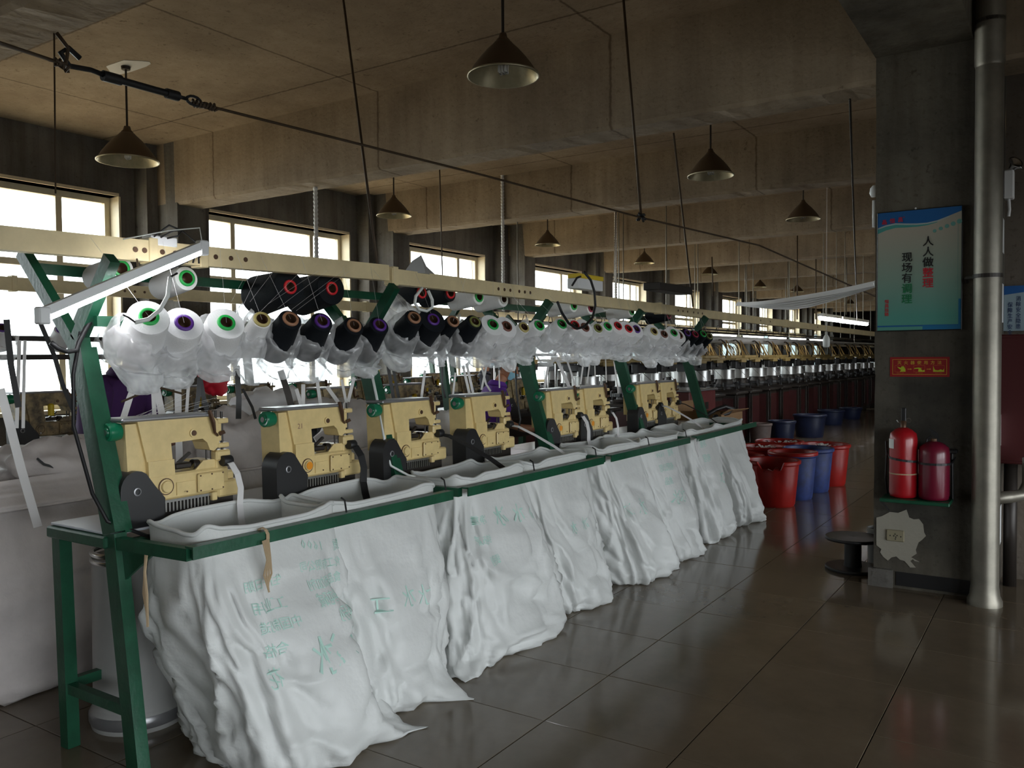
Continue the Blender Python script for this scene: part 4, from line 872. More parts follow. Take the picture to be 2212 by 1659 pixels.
for i, ((x, y), w, Y) in enumerate(Ls):
    p = aty(x, y, Y); R_ = (p-CAM).length*w/2/1830; p.z -= .03*R_/.2; t = lamp_local(R_, CEIL-p.z); t.location = p
    MB().tube([(0, 0, R_*1.1), (0, 0, CEIL-p.z)], .009, 8).build('stem', 'dark', t)
    MB().lathe([(.0, CEIL-p.z-.03), (.035, CEIL-p.z-.03), (.04, CEIL-p.z)], n=16).build('ceiling_rose', 'dark', t)
    t['label'] = LL[i]; t['group'] = 'brown pendant lamps'
# white painted patch on the ceiling round the first lamp
c = aty(276, 338, 4.25); pts = [(c.x+math.cos(a)*(.17+.04*math.sin(3*a))*1.4, c.y+math.sin(a)*(.13+.03*math.cos(2*a)), CEIL-.004) for a in [2*PI*k/20 for k in range(20)]]
o = MB().prism(pts, (0, 0, .003)).build('white_filler_patch', 'white', bpy.data.objects['ceiling'])
# ------------------------------------------------------------------ tube lights
tl = thing('tube_light', 'lit slim white tube light hung at a slant over the nearest yarn rack', 'lamp', (0, 0, 0))
MB().tube([atx(300, 595, -2.93), atx(296, 560, -3.10)], .004, 6).build('hanging_hook', 'wire', tl); a = atx(437, 541, -2.93); b = atx(92, 688, -2.93)+Vector((0, 0, 0)); d = (b-a).normalized()
MB().bar(a+Vector((0, 0, .022)), b+Vector((0, 0, .022)), .032, .030).build('tube_housing', 'white', tl)
MB().tube([a, b], .015, 14).build('lit_tube', 'tube', tl, smooth=True)
for q in (a, b): MB().bbox(tuple(q-Vector((.02, .02, .02))), tuple(q+Vector((.02, .02, .04))), .005).build('end_cap', 'white', tl)
MB().tube([a+Vector((0, 0, .03)), a+Vector((0, -.01, .09)), a+Vector((-.05, -.12, .07)), a+Vector((-.15, -.25, .03))], .0025, 6).build('supply_lead', 'hose', tl, smooth=True)
hl = thing('white_cable_loop', 'white hose loop hanging from the second white cylinder over the first cone', 'hose', (0, 0, 0))
pp = [(383, 590), (368, 598), (366, 610), (362, 640), (345, 670), (320, 690), (292, 696), (278, 686), (265, 680)]
MB().tube([atx(x, y, -2.78) for x, y in pp[1:7]], .008, 8).build('hose_run', 'hose', hl, smooth=True); MB().tube([atx(x, y, -2.78) for x, y in pp[:2]], .004, 6).build('black_tie', 'blackrub', hl); MB().tube([atx(x, y, -2.78) for x, y in pp[6:]], .003, 6).build('black_tie', 'blackrub', hl)
hl = tag(MB().tube([atx(x, y, -2.8) for x, y in ((912, 622), (898, 640), (896, 655), (905, 668), (922, 672), (934, 664), (934, 648), (925, 628))], .008, 8).build('white_cable_loop', 'hose', smooth=True), 'white hose loop hanging by the black cylinders of the second rack', 'hose')
for i, pl_ in enumerate(((1813, 693, 1872, 700), (1770, 687, 1812, 692))):
    t = thing('tube_light', ['far lit tube light close to the pillar, right one of two in line', 'far lit tube light, left one of two in line near the pillar'][i], 'lamp', (0, 0, 0), 'far lit tube lights')
    a = atx(pl_[0]+2, pl_[1], -3.3); b = atx(pl_[2], pl_[3], -3.3); MB().bar(a+Vector((0, 0, .05)), b+Vector((0, 0, .05)), .10, .05).build('tube_housing', 'white', t); MB().tube([a, b], .035, 10).build('lit_tube', 'tubefar', t)
    for q_ in (a.lerp(b, .15), a.lerp(b, .85)): MB().tube([(q_.x, q_.y, q_.z+.06), (q_.x, q_.y, CEIL)], .006, 6).build('hanger', 'galv', t)
for i in range(9):
    y0 = 9.5+i*2.1; t = thing('tube_light', f'lit tube under the dark far rail, {ORD[i]} along from the near end', 'lamp', (0, 0, 0), 'lit tubes in line over the far machines')
    MB().tube([(-6.5, y0, 2.01), (-6.5, y0+1.5, 2.01)], .022, 8).build('lit_tube', 'tubefar', t); MB().bbox((-6.52, y0-.1, 2.02), (-6.48, y0+1.6, 2.045)).build('tube_housing', 'white', t)
# ------------------------------------------------------------------ barrels
def barrel(x, y, h, r, m_, label, n=36, broken=False, scraps=False, redlip=False, group='plastic barrels at the aisle end'):
    t = thing('plastic_barrel', label, 'barrel', (x, y, 0), group)
    f = MB(); prof = [(0, .0), (r*.80, 0), (r*.84, .02), (r*.93, h*.55), (r*.985, h-.06), (r*.99, h-.05), (r*1.06, h-.035), (r*1.07, h-.01), (r*1.03, h), (r*.97, h-.01), (r*.93, h-.08), (r*.80, .03), (0, .03)]
    f.lathe(prof, n=n)
    if broken:
        vs = f.v; 
        for k in range(len(vs)):
            a = math.atan2(vs[k][1], vs[k][0]); d_ = abs((a-broken+PI) % (2*PI)-PI)
            if vs[k][2] > h-.075 and d_ < .42: x_, y_, z_ = vs[k]; s_ = .93; vs[k] = (x_*s_, y_*s_, h-.078-.018*math.sin(a*19+1)-.012*math.sin(a*7))
    f.build('barrel_shell', m_, t, angle=35)
    if redlip: MB().lathe([(r*1.06, h-.03), (r*1.08, h-.015), (r*1.07, h+.008), (r*1.0, h+.012), (r*.97, h), (r*.9, h-.12)], n=n).build('red_rim', 'barrel_r', t, smooth=True)
    if scraps:
        f = MB()
        for k in range(14):
            a = random.uniform(0, 6.28); q = random.uniform(0, r*.8); f.bar((math.cos(a)*q, math.sin(a)*q, h-.05), (math.cos(a)*q+random.uniform(-.12, .12), math.sin(a)*q+random.uniform(-.12, .12), h-.01), .03, .004)
        sc = f.build('white_scraps', 'tape_w', t); sc['kind'] = 'stuff'
    return t
def pxbar(xl, xr, yrim, yb, m_, label, **k):
    cx = (xl+xr)/2; p = atz(cx, yb-6, 0); D = (Vector((p.x, p.y, HC))-CAM).length; r = (xr-xl)/2*D/1835/1.07*1.0
    u_ = Vector((p.x, p.y, 0)).normalized(); c = Vector((p.x, p.y, 0))+u_*r*.8
    h = aty(cx, yrim, c.y).z; return barrel(c.x, c.y, h, r*(c.length/D), m_, label, **k)
pxbar(1612, 1726, 992, 1103, 'barrel_r', 'nearest red barrel with a jagged broken rim', n=64, broken=-1.35)
pxbar(1662, 1762, 976, 1087, 'barrel_b', 'dull blue barrel with red rim behind the broken red one', redlip=True)
pxbar(1695, 1797, 966, 1071, 'barrel_b', 'brighter blue barrel between the dull blue and the last red one')
pxbar(1734, 1832, 958, 1057, 'barrel_r', 'rightmost clean red barrel standing by itself in the aisle', scraps=True)
pxbar(1600, 1697, 962, 1060, 'barrel_r', 'red barrel filled with white scraps, second row', scraps=True)
pxbar(1634, 1733, 951, 1040, 'barrel_r', 'red barrel with white scraps behind the blue barrels', scraps=True)
pxbar(1570, 1650, 982, 1085, 'barrel_r', 'red barrel between the last sack and the broken barrel')
MB().lathe([(.3, 0), (.31, .008), (.31, .022), (.295, .03), (.28, .015)], n=32)
pxbar(1715, 1783, 895, 952, 'barrel_n', 'navy barrel under the far machines')
pxbar(1768, 1822, 885, 925, 'barrel_n', 'navy barrel in the shade, farther along the machines')
pxbar(1660, 1718, 908, 962, 'barrel_n', 'dark bluish barrel left of the large navy one')
pxbar(1618, 1667, 914, 968, 'barrel_g', 'greyish pink dusty barrel behind the red ones')
pxbar(1815, 1860, 880, 912, 'barrel_n', 'farthest dark barrel in the aisle shade')
pxbar(1645, 1685, 896, 930, 'barrel_r', 'small red tub beside the machine feet', )
pxbar(1692, 1718, 898, 930, 'barrel_r', 'second small red tub beside the machine feet')
# ------------------------------------------------------------------ far braiding machines
def loom():
    t = thing('braiding_machine', '', 'machine', (0, 0, 0), 'dark braiding machines in long rows')
    f = MB(); f.bbox((-.22, -.2, .0), (.22, .2, .86), .01); f.build('cabinet', 'dark', t)
    f = MB(); f.box((.221, -.17, .12), (.228, .17, .80)); f.box((-.18, -.207, .12), (.18, -.2, .80)); f.build('side_panel', 'maroon', t)
    f = MB(); f.bbox((-.25, -.25, .86), (.25, .25, .90), .01); f.build('machine_table', 'dark', t)
    MB().lathe([(.0, .0), (.136, .0), (.136, .008), (.130, .010), (.130, .15), (.136, .152), (.136, .16), (0, .16)], (0, 0, 1.12), n=20).build('steel_drum', 'drum', t, angle=25)
    MB().lathe([(.18, .90), (.19, .93), (.12, .95), (.10, 1.12)], n=20).build('drum_base', 'dark', t, angle=40)
    f = MB()
    for k in range(5):
        a = k*PI/2.5; c, s_ = math.cos(a)*.155, math.sin(a)*.155; f.tube([(c, s_, .92), (c, s_, 1.02)], .012, 6); f.lathe([(.0, .98), (.028, .985), (.028, 1.06), (0, 1.07)], (c, s_, 0), n=8)
    f.lathe([(.14, .985), (.17, .99), (.17, 1.03), (.14, 1.035)], n=16); f.build('carrier_ring', 'black', t)
    f = MB(); f.bbox((-.05, -.05, 1.28), (.05, .05, 1.40)); f.bbox((-.24, -.03, 1.34), (.24, .03, 1.42)); f.bbox((.15, -.2, 1.30), (.22, .2, 1.42)); f.build('upper_gear', 'black', t)
    f = MB(); f.bbox((-.24, -.27, 1.44), (.24, .27, 1.475)); f.bbox((.1, -.24, 1.475), (.16, .24, 1.52)); f.bbox((.2, -.1, 1.40), (.26, .12, 1.45)); f.build('yellow_top_plate', 'yplate', t)
    for s_ in (-.2, .2): MB().tube([(-.2, s_, 0.9), (-.2, s_, 1.44)], .012, 6).build('support_post', 'steel', t)
    MB().tube([(.0, .05, 1.47), (.02, .05, 1.62), (.0, .0, 1.74), (-.02, -.10, 1.79), (-.02, -.18, 1.78)], .011, 6).build('gooseneck', 'dark', t, smooth=True)
    f = MB(); f.ribbon([(.1, -.16, 1.5), (.02, 0, 1.78), (-.05, .02, 1.78), (.05, .14, 1.5)], .012, (1, 0, 0)); f.ribbon([(.12, .0, 1.5), (.0, .1, 1.76), (.08, .22, 1.5)], .010, (1, 0, 0)); f.build('straw_tape', 'ylw_tape', t)
    f = MB(); f.tube([(.2, -.05, 1.30), (.26, .06, 1.18), (.24, .12, .95)], .003, 4); f.tube([(.24, -.2, .2), (.24, -.2, .85)], .008, 5); f.build('guide_wires', 'steel', t)
    return t
L0 = None; cnt = 0
for row, (X, ys, n_) in enumerate(((-4.95, 9.2, 26), (-6.4, 11.5, 15), (-7.7, 11.9, 12))):
    for i in range(n_):
        if L0 is None: L0 = loom(); o = L0
        else: o = copy_tree(L0)
        o.scale = (1.3, 1.3, 1.02); o.location = (X+random.uniform(-.03, .03), ys+i*.98+(.1 if i % 2 else -.1), 0); o.rotation_euler = (0, 0, random.uniform(-.06, .06))
        o['label'] = f"dark braiding machine with steel drum, {ORD[i]} from the near end of the {['front', 'middle', 'rear'][row]} row"
for i, (x, z, y0, y1, r, m_, lb) in enumerate(((-5.1, 1.83, 11.0, 36, .065, 'canister', 'thick pale pipe running along above the front machine row'), (-5.9, 2.06, 11, 36, .018, 'dark', 'dark thin rail with hooks along the far machines'), (-6.5, 2.06, 9.0, 34, .02, 'dark', 'dark rail carrying the line of lit tubes'))):
    o = MB().tube([(x, y0, z), (x, y1, z)], r, 12).build('overhead_pipe', m_, smooth=True); tag(o, lb, 'pipe', 'pipes and rails over the far machines')
    if m_ == 'dark':
        f = MB()
        for k in range(22): y = y0+.4+k*.72; f.tube([(x, y, z+.02), (x, y+.03, z+.09), (x, y+.09, z+.10), (x, y+.11, z+.02)], .006, 5)
        f.build('hook_row', 'dark', o)['kind'] = 'stuff'
    if i < 3:
        for k in range(7): MB().tube([(x, y0+1+3.4*k, z), (x, y0+1+3.4*k, CEIL)], .009, 6).build('hanger', 'galv', o)
o = thing('maroon_cabinet', 'maroon control cabinet with grey top standing before the far machines', 'cabinet', (-4.45, 11.2, 0))
MB().bbox((-.25, -.55, .08), (.25, .45, 1.06), .01).build('cabinet_body', 'maroon2', o); MB().bbox((-.28, -.58, 1.06), (.28, .48, 1.085), .005).build('cabinet_top', 'grey_metal', o)
for q in (-.3, .1): MB().box((.25, q-.06, .8), (.254, q+.06, .9)).build('vent_panel', 'dark', o)
o = thing('clear_bottle', 'clear plastic bottle hanging upside down by the far machines near the pillar', 'bottle', tuple(aty(1785, 735, 11.0)))
MB().lathe([(0, -.09), (.035, -.088), (.042, -.07), (.042, .02), (.03, .05), (.012, .07), (.012, .10), (0, .10)], n=16).build('bottle_shell', 'hose', o, smooth=True); MB().tube([(0, 0, .1), (0, 0, CEIL-o.location.z)], .003, 5).build('hanging_string', 'tape_w', o)
o = thing('cardboard_box', 'open brown cardboard box at the far end of the bench row', 'box', (-3.12, 8.38, .0))
f = MB(); f.box((-.32, -.2, .62), (.22, -.19, .98)); f.box((-.32, .45, .62), (.22, .46, .95)); f.box((-.33, -.2, .62), (-.32, .46, 1.06)); f.box((.22, -.2, .62), (.23, .46, .95)); f.box((-.32, -.2, .61), (.22, .46, .62)); f.build('box_shell', 'cardboard', o)
f = MB(); f.prism([(-.33, -.2, 1.05), (-.33, -.62, 1.10), (-.33, -.5, .85), (-.33, -.2, .8)], (.006, 0, 0)); f.prism([(.22, -.2, .95), (.30, -.2, 1.0), (.30, .46, .98), (.22, .46, .95)], (0, 0, .006)); f.build('box_flap', 'cardboard', o)
f = MB(); f.box((-.3, -.18, 0), (-.26, -.14, .61)); f.box((.16, -.18, 0), (.2, -.14, .61)); f.box((-.3, .4, 0), (-.26, .44, .61)); f.box((.16, .4, 0), (.2, .44, .61)); f.build('stand_leg', 'dark', o)
tag(MB().tube([(-3.0, 8.05, .95), (-2.96, 8.2, 1.0), (-2.9, 8.32, 1.03), (-2.85, 8.42, 1.0), (-2.88, 8.36, .96), (-2.95, 8.15, .93)], .022, 8).build('black_belt', 'blackrub', smooth=True), 'coil of black strap on the edge of the last sack', 'strap')
# ------------------------------------------------------------------ second machine row, posts, racks near windows
lab2 = ['left frame edge', 'purple shirted worker', 'red bag', 'first tape cluster', 'second tape cluster', 'third green post', 'fourth green post', 'far end']
M2 = [((-6.4, 3.06), 'old beige sewing machine at the far left edge, with yellow oil cup'), ((-6.4, 4.35), 'second machine of the row nearer the windows, behind the worker'), ((-6.4, 5.0), 'third machine of the window side row, right of the red bag'), ((-6.4, 5.75), 'fourth machine of the window side row, behind the second bench machine'), ((-6.4, 6.6), 'fifth machine of the window side row'), ((-6.4, 7.5), 'sixth machine of the window side row, behind the white tapes'), ((-6.4, 8.4), 'seventh machine of the window side row'), ((-7.9, 8.6), 'machine close to the windows, left one beyond the white tapes'), ((-7.9, 9.6), 'machine close to the windows, second beyond the white tapes'), ((-7.9, 10.6), 'machine close to the windows, third beyond the white tapes'), ((-4.9, 4.6), 'dirty machine in the middle row left of centre'), ((-4.9, 5.5), 'dirty machine in the middle row behind the second bench machine'), ((-4.9, 7.3), 'dirty machine in the middle row behind the third bench machine')]
_b, _g = M['beige'], M['grey_metal']; M['beige'] = mat('dirty_machine_enamel', (.40, .30, .15), rough=.5, c2=(.07, .055, .035), vs=13); MREAR = make_machine(); M['beige'] = _b
for i, ((x, y), lb) in enumerate(M2):
    o = copy_tree(MREAR) if i else MREAR; o.location = (x, y, .90); o['label'] = lb; o['group'] = 'sewing machines of the rows nearer the windows'
    MB().lathe([(0, 0), (.022, 0), (.022, .08), (.01, .09), (0, .09)], (.03, .28, .24), n=10).build('oil_cup', 'yellow', o)
for i, (x, y0, y1) in enumerate(((-6.4, 2.4, 9.4), (-7.9, 8.2, 11.6), (-4.9, 4.4, 8.2))):
    t = thing('work_bench', ['long dark work bench of the second machine row', 'short dark work bench close to the windows', 'dark work bench of the middle machine row'][i], 'work bench')
    MB().bbox((x-.4, y0, .87), (x+.05, y1, .90)).build('bench_top', 'dark', t)
    MB().bbox((x+.02, y0, .70), (x+.05, y1, .87)).build('bench_apron', 'black', t)
    k = y0+.1
    while k < y1: 
        for xx in (x-.36, x+.0): MB().box((xx-.03, k-.03, 0), (xx+.03, k+.03, .87)).build('bench_leg', 'green', t)
        k += 1.55
for i, (x, y) in enumerate(((-6.45, 3.62), (-6.45, 5.3), (-6.45, 6.9), (-6.45, 8.5), (-8.0, 8.3), (-8.0, 10.0), (-4.95, 8.0), (-4.95, 6.4))):
    t = thing('rack_post', f"dark green rack post {['behind the nearest rack, with grey arm', 'behind the red bag', 'behind the black cones', 'behind the masked worker', 'near the windows left', 'near the windows right', 'of the middle row, far', 'of the middle row, near'][i]}", 'post', (x, y, .9), 'dark green posts of the rear racks')
    MB().bar((0, 0, 0), (-.12, 0, .85), .07, .05, (0, 1, 0)).build('post', 'green', t); MB().bar((-.12, 0, .85), (.1, 0, 1.12), .05, .04, (0, 1, 0)).build('rack_arm', 'green', t); MB().bar((-.12, 0, .85), (-.4, 0, 1.12), .05, .04, (0, 1, 0)).build('rack_arm', 'green', t)
for i, (x, z, y0, y1) in enumerate(((-6.5, 1.72, 1.8, 11), (-6.5, 1.58, 1.8, 11))):
    tag(MB().bar((x, y0, z), (x, y1, z), .03, .04).build('rack_bar', 'dark' if i < 3 else 'green'), ['upper dark bar of the window side rack', 'lower dark bar of the window side rack', 'rearmost dark bar of the window side rack', 'green bar of the middle row rack'][i], 'bar')
for i in range(12):
    y = 3.0+i*.42 if i < 12 else 4.7+(i-12)*.7; X = -6.35 if i < 12 else -4.8
    place_cone((X, y, 1.79), (.75, -.25, .6), 'w', random.choice('grp'), .048, .074, .20, f"half hidden white cone on the {'window side' if i < 12 else 'middle'} rear rack, {ORD[i if i < 12 else i-12]} from left", 'white cones on the rear racks')
    if i % 2 == 0: sheet_bag((X, y, 1.79), (.7, -.2, .68), .09, .2, 90+i, f"white polythene bag under the {ORD[i if i < 12 else i-12]} cone of the {'window side' if i < 12 else 'middle'} rack", low=.12)
# white and black tapes running down to the rear rows
def hang(pts, w, m_, lb, nm='hanging_tape', X=-4.0, grp=None):
    ps = [atx(x, y, X) for x, y in pts]; return tag(MB().ribbon(ps, w, (.45, .85, 0)).build(nm, m_), lb, 'tape', grp)
tp = [([(326, 780), (352, 905), (366, 1010)], .034, 'tape_w', 'left one of two broad white tapes seen through the nearest machine'), ([(384, 790), (385, 900), (388, 1010)], .034, 'tape_w', 'right one of two broad white tapes seen through the nearest machine'),
      ([(296, 820), (280, 860), (266, 905)], .03, 'tape_w', 'twisted white tape in front of the purple shirt'), ([(408, 820), (402, 905)], .016, 'tape_w', 'narrow white tape right of the two broad ones'), ([(331, 845), (334, 905)], .02, 'tape_w', 'short thin white tape beside the broad ones'),
      ([(432, 815), (428, 860), (420, 905)], .022, 'blackrub', 'black strap just behind the nearest machine head, left'), ([(432, 815), (440, 860), (452, 905)], .022, 'blackrub', 'black strap just behind the nearest machine head, right'), ([(512, 790), (516, 860), (515, 905)], .028, 'blackrub', 'broad black strap left of the second machine'), ([(524, 840), (545, 880), (552, 905)], .014, 'blackrub', 'thin black strap slanting behind the second machine wheel'),
      ([(606, 800), (622, 850), (636, 905)], .036, 'dark', 'broad dark strap behind the black cones, left'), ([(655, 830), (655, 880)], .022, 'tape_w', 'thin white tape above the second machine plate'), ([(640, 840), (652, 880)], .02, 'tape_w', 'slanting white tape above the second machine plate'), ([(684, 815), (692, 870), (700, 905)], .02, 'tape_w', 'white tape right of the dark strap'), ([(706, 835), (735, 875)], .022, 'tape_w', 'slanting white tape ending at the second machine head'), ([(765, 815), (752, 868)], .02, 'tape_w', 'white tape leaning left before the second green post'), ([(738, 820), (748, 870)], .016, 'tape_w', 'thin white tape crossing another before the second green post'),
      ([(818, 798), (812, 862)], .012, 'yellow', 'thin yellow strip beside the second green post'), ([(838, 790), (850, 860)], .022, 'blackrub', 'black strap right of the second green post'), ([(850, 800), (862, 862)], .018, 'blackrub', 'second black strap right of the second green post'), ([(918, 800), (910, 862)], .018, 'tape_w', 'white tape above the third machine plate'), ([(955, 780), (955, 830), (962, 860)], .014, 'blackrub', 'thin black strap behind the fourth machine'), ([(984, 805), (978, 858)], .014, 'tape_w', 'thin white tape left of the fourth machine'),
      ([(1000, 790), (1014, 850)], .02, 'tape_w', 'first of a cluster of white tapes above the fourth machine'), ([(1008, 785), (1022, 850)], .02, 'tape_w', 'second of a cluster of white tapes above the fourth machine'), ([(1040, 790), (1050, 830), (1060, 845)], .014, 'tape_w', 'right spreading tape of the crossed white tapes'), ([(1052, 785), (1040, 842)], .016, 'tape_w', 'left spreading tape of the crossed white tapes'), ([(1078, 800), (1079, 838)], .010, 'tape_w', 'thin white tape in front of the masked worker'),
      ([(1204, 778), (1225, 825), (1243, 868)], .03, 'tape_w', 'broad white tape slanting down before the sixth machine'), ([(1222, 770), (1232, 800), (1245, 842)], .016, 'tape_w', 'thin white tape beside the broad slanting one'), ([(1186, 780), (1176, 838)], .022, 'tape_w', 'white tape leaning left beside the third green post'), ([(1262, 770), (1254, 830)], .016, 'tape_w', 'thin white tape left of the sixth machine plate'), ([(1276, 770), (1268, 828)], .014, 'tape_w', 'second thin white tape above the sixth machine plate'), ([(1285, 790), (1286, 828)], .010, 'tape_w', 'third thin white tape above the sixth machine plate'), ([(1308, 770), (1310, 826)], .012, 'tape_w', 'white tape right above the sixth machine head'), ([(1326, 780), (1336, 850)], .014, 'tape_w', 'white tape along the fourth green post')]
for k, (p_, w, m_, lb) in enumerate(tp): hang(p_, w, m_, lb, X=-3.9 if k < 5 else -3.6, grp='tapes and straps hanging behind the benches')
hang([(0, 840), (18, 905), (45, 1010), (82, 1138)], .034, 'tape_w', 'long white tape falling across the left sacks', X=-3.7)
hang([(14, 690), (24, 790), (40, 880)], .028, 'blackrub', 'black strap at the far left edge', X=-4.4); hang([(84, 690), (118, 770), (135, 830), (160, 890)], .022, 'blackrub', 'black strap slanting left of the near green post', X=-4.2)
hang([(42, 735), (40, 800), (36, 925)], .018, 'tape_w', 'left one of two thin white tapes at the far left', X=-4.6); hang([(54, 735), (52, 800), (50, 925)], .016, 'tape_w', 'right one of two thin white tapes at the far left', X=-4.6)
# cables wound on the near post
o = tag(MB().tube([(-3.13, 1.76, 1.66), (-3.17, 1.75, 1.5), (-3.16, 1.74, 1.3), (-3.05, 1.745, 1.05), (-2.98, 1.76, .95), (-2.93, 1.9, .87)], .008, 6).build('black_cable', 'blackrub', smooth=True), 'black cable running down the nearest green post', 'cable')
o = tag(MB().tube([atx(x, y, -3.12) for x, y in ((110, 740), (125, 752), (145, 760), (165, 757), (170, 740), (185, 710), (205, 680))], .010, 6).build('black_cable', 'blackrub', smooth=True), 'bunch of black cable looped round the bend of the nearest post', 'cable')
o = tag(MB().tube([(-3.11, 3.33, 1.5), (-3.04, 3.325, 1.25), (-3.0, 3.325, 1.05), (-2.975, 3.33, .98), (-2.9, 3.38, .93), (-2.86, 3.4, .92)], .007, 6).build('white_cable', 'hose', smooth=True), 'white cable tied down the second green post', 'cable')
o = tag(MB().tube([atx(x, y, -3.1) for x, y in ((1113, 780), (1116, 850), (1124, 905), (1120, 930))], .006, 6).build('black_cable', 'blackrub', smooth=True), 'thin black cable hanging along the third green post', 'cable')
# loose threads from the cones
f = MB()
for i, (x, y, ya, rc, s) in enumerate(front):
    p = atx(x, y, -2.86); q = Vector((p.x-.15+random.uniform(-.1, .1), p.y+random.uniform(-.1, .25), 2.02)); f.tube([p, q], .0006, 3, cap=False)
for k in range(16):
    p = atx(random.uniform(265, 330), 908, -3.05); q = atx(random.uniform(330, 480), random.uniform(845, 900), -3.35); f.tube([p, q], .0008, 3, cap=False)
for k in range(8):
    p = atx(500+20*k, 650+random.uniform(0, 30), -2.9); q = atx(530+30*k+random.uniform(0, 40), 585, -3.1); f.tube([p, q], .0005, 3, cap=False)
tag(f.build('loose_threads', 'tape_w'), 'fine white threads rising from the cones to the rack', 'thread', kind='stuff')
o = tag(MB().tube([atx(x, y, -3.3) for x, y in ((262, 868), (300, 852), (335, 835), (392, 850))], .005, 5).build('thread_guide', 'wire'), 'thin rusty thread guide rod over the nearest machine', 'rod')
# ------------------------------------------------------------------ left foreground: canister and bundled sacks
cn = thing('steel_canister', 'tall white cylindrical canister with chrome rings under the nearest bench', 'canister', (-3.34, 2.10, 0))
MB().lathe([(0, 0), (.19, 0), (.195, .02), (.195, .07), (.185, .085), (.182, .10), (.175, .72), (.0, .72)], n=40).build('canister_body', 'canister', cn, angle=35)
for z in (.70, .73): MB().lathe([(.17, z), (.18, z), (.184, z+.008), (.18, z+.016), (.165, z+.018)], n=40).build('chrome_ring', 'steel', cn, smooth=True)
MB().lathe([(.195, .02), (.2, .03), (.2, .06), (.195, .07)], n=40).build('base_band', 'grey_metal', cn, smooth=True)
s1 = make_sack((-4.42, 1.25, -3.98, 2.75), (-4.40, 1.5, -3.95, 2.6), .86, 71, 'bundled_sack', 'bag_dim', 'large greyish sack standing left behind the nearest bench legs', 'greyish sacks left of the benches', fold=.8, tail=None, H0=.0, NS=90, NT=40)
s1['category'] = 'sack'
s2 = make_sack((-4.3, 1.5, -4.02, 2.6), (-4.45, 1.2, -3.94, 2.72), 1.0, 83, 'rolled_sack', 'bag_dim', 'long rolled greyish sheet lying over the left sack', 'greyish sacks left of the benches', fold=.6, H0=.872, NS=80, NT=24, rim=False)
def blob(name, c, r, seed, m_, label, cat, group=None, amp=.25, n=28, f1=2.2):
    vs = []; fs = []; N_ = n
    for j in range(N_//2+1):
        th = PI*j/(N_//2)
        for i in range(N_):
            ph = 2*PI*i/N_; d = Vector((math.sin(th)*math.cos(ph), math.sin(th)*math.sin(ph), math.cos(th)))
            k = 1+amp*noise.noise(d*f1+Vector((seed, 0, 0)))+amp*.5*pillow_noise(d*f1*1.7+Vector((0, seed, 0)))
            vs.append((c[0]+d.x*r[0]*k, c[1]+d.y*r[1]*k, c[2]+d.z*r[2]*k))
    for j in range(N_//2):
        for i in range(N_): fs.append((j*N_+i, j*N_+(i+1) % N_, (j+1)*N_+(i+1) % N_, (j+1)*N_+i))
    return tag(MB().add(vs, fs).build(name, m_, smooth=True), label, cat, group)
p = atx(135, 1012, -4.25); blob('crumpled_sack', p, (.18, .30, .13), 3, 'bag_dim', 'crumpled whitish sack tied with black strap left of the nearest post', 'sack', 'greyish sacks left of the benches', .5)
tag(MB().ribbon([atx(x, y, -4.06) for x, y in ((80, 990), (95, 1003), (120, 1010), (150, 1012), (175, 1003), (205, 998), (225, 1012), (242, 1028))], [.01, .012, .012, .03, .03, .03, .012, .01], (0, 0, 1)).build('black_tie', 'blackrub'), 'black strap knotted round the crumpled sack', 'strap')
for i, (x, y, X, r, m_, lb) in enumerate(((520, 985, -4.0, (.2, .34, .22), 'bag_dim', 'greyish pink sack between the first two machines'), (780, 960, -4.0, (.16, .30, .25), 'bag_dim', 'whitish sheer sack left of the second green post'), (975, 935, -3.55, (.12, .12, .14), 'tape_w', 'small knotted white bag between the third and fourth machines'), (1225, 895, -4.2, (.15, .28, .16), 'bag_dim', 'white bag behind the fifth machine'), (590, 880, -5.2, (.2, .3, .14), 'tape_w', 'white bundle of cloth behind the second machine wheel'), (720, 975, -3.7, (.08, .10, .06), 'tape_w', 'small white rag inside the second machine opening'), (465, 815, -5.4, (.06, .11, .11), 'red', 'red bag hanging beyond the nearest cones'), (85, 925, -6.5, (.08, .14, .06), 'tape_w', 'white cloths on the second row bench at the left'), (700, 890, -4.9, (.2, .35, .1), 'tape_w', 'white cloth heap behind the second machine plate'), (870, 900, -4.9, (.2, .3, .1), 'bag_dim', 'grey cloth heap behind the third machine'))):
    blob('cloth_bundle', atx(x, y, X), r, i*9.1, m_, lb, 'bundle', 'cloth bundles behind the machines', .45)
# sacks standing between the rows, carried to the floor
for i, (x, y, r) in enumerate(((-4.0, 3.0, .24), (-4.05, 4.2, .26), (-3.95, 5.1, .24), (-3.85, 6.85, .25))):
    make_sack((x-r, y-r, x+r, y+r*1.1), (x-r, y-r, x+r, y+r), .95, 30+i*5, 'standing_sack', 'bag_dim', ['greyish open sack behind the nearest machine', 'greyish open sack behind the second green post', 'greyish open sack behind the fourth machine', 'greyish open sack behind the sixth machine'][i], 'greyish sacks behind the benches', fold=.7, NS=60, NT=30)
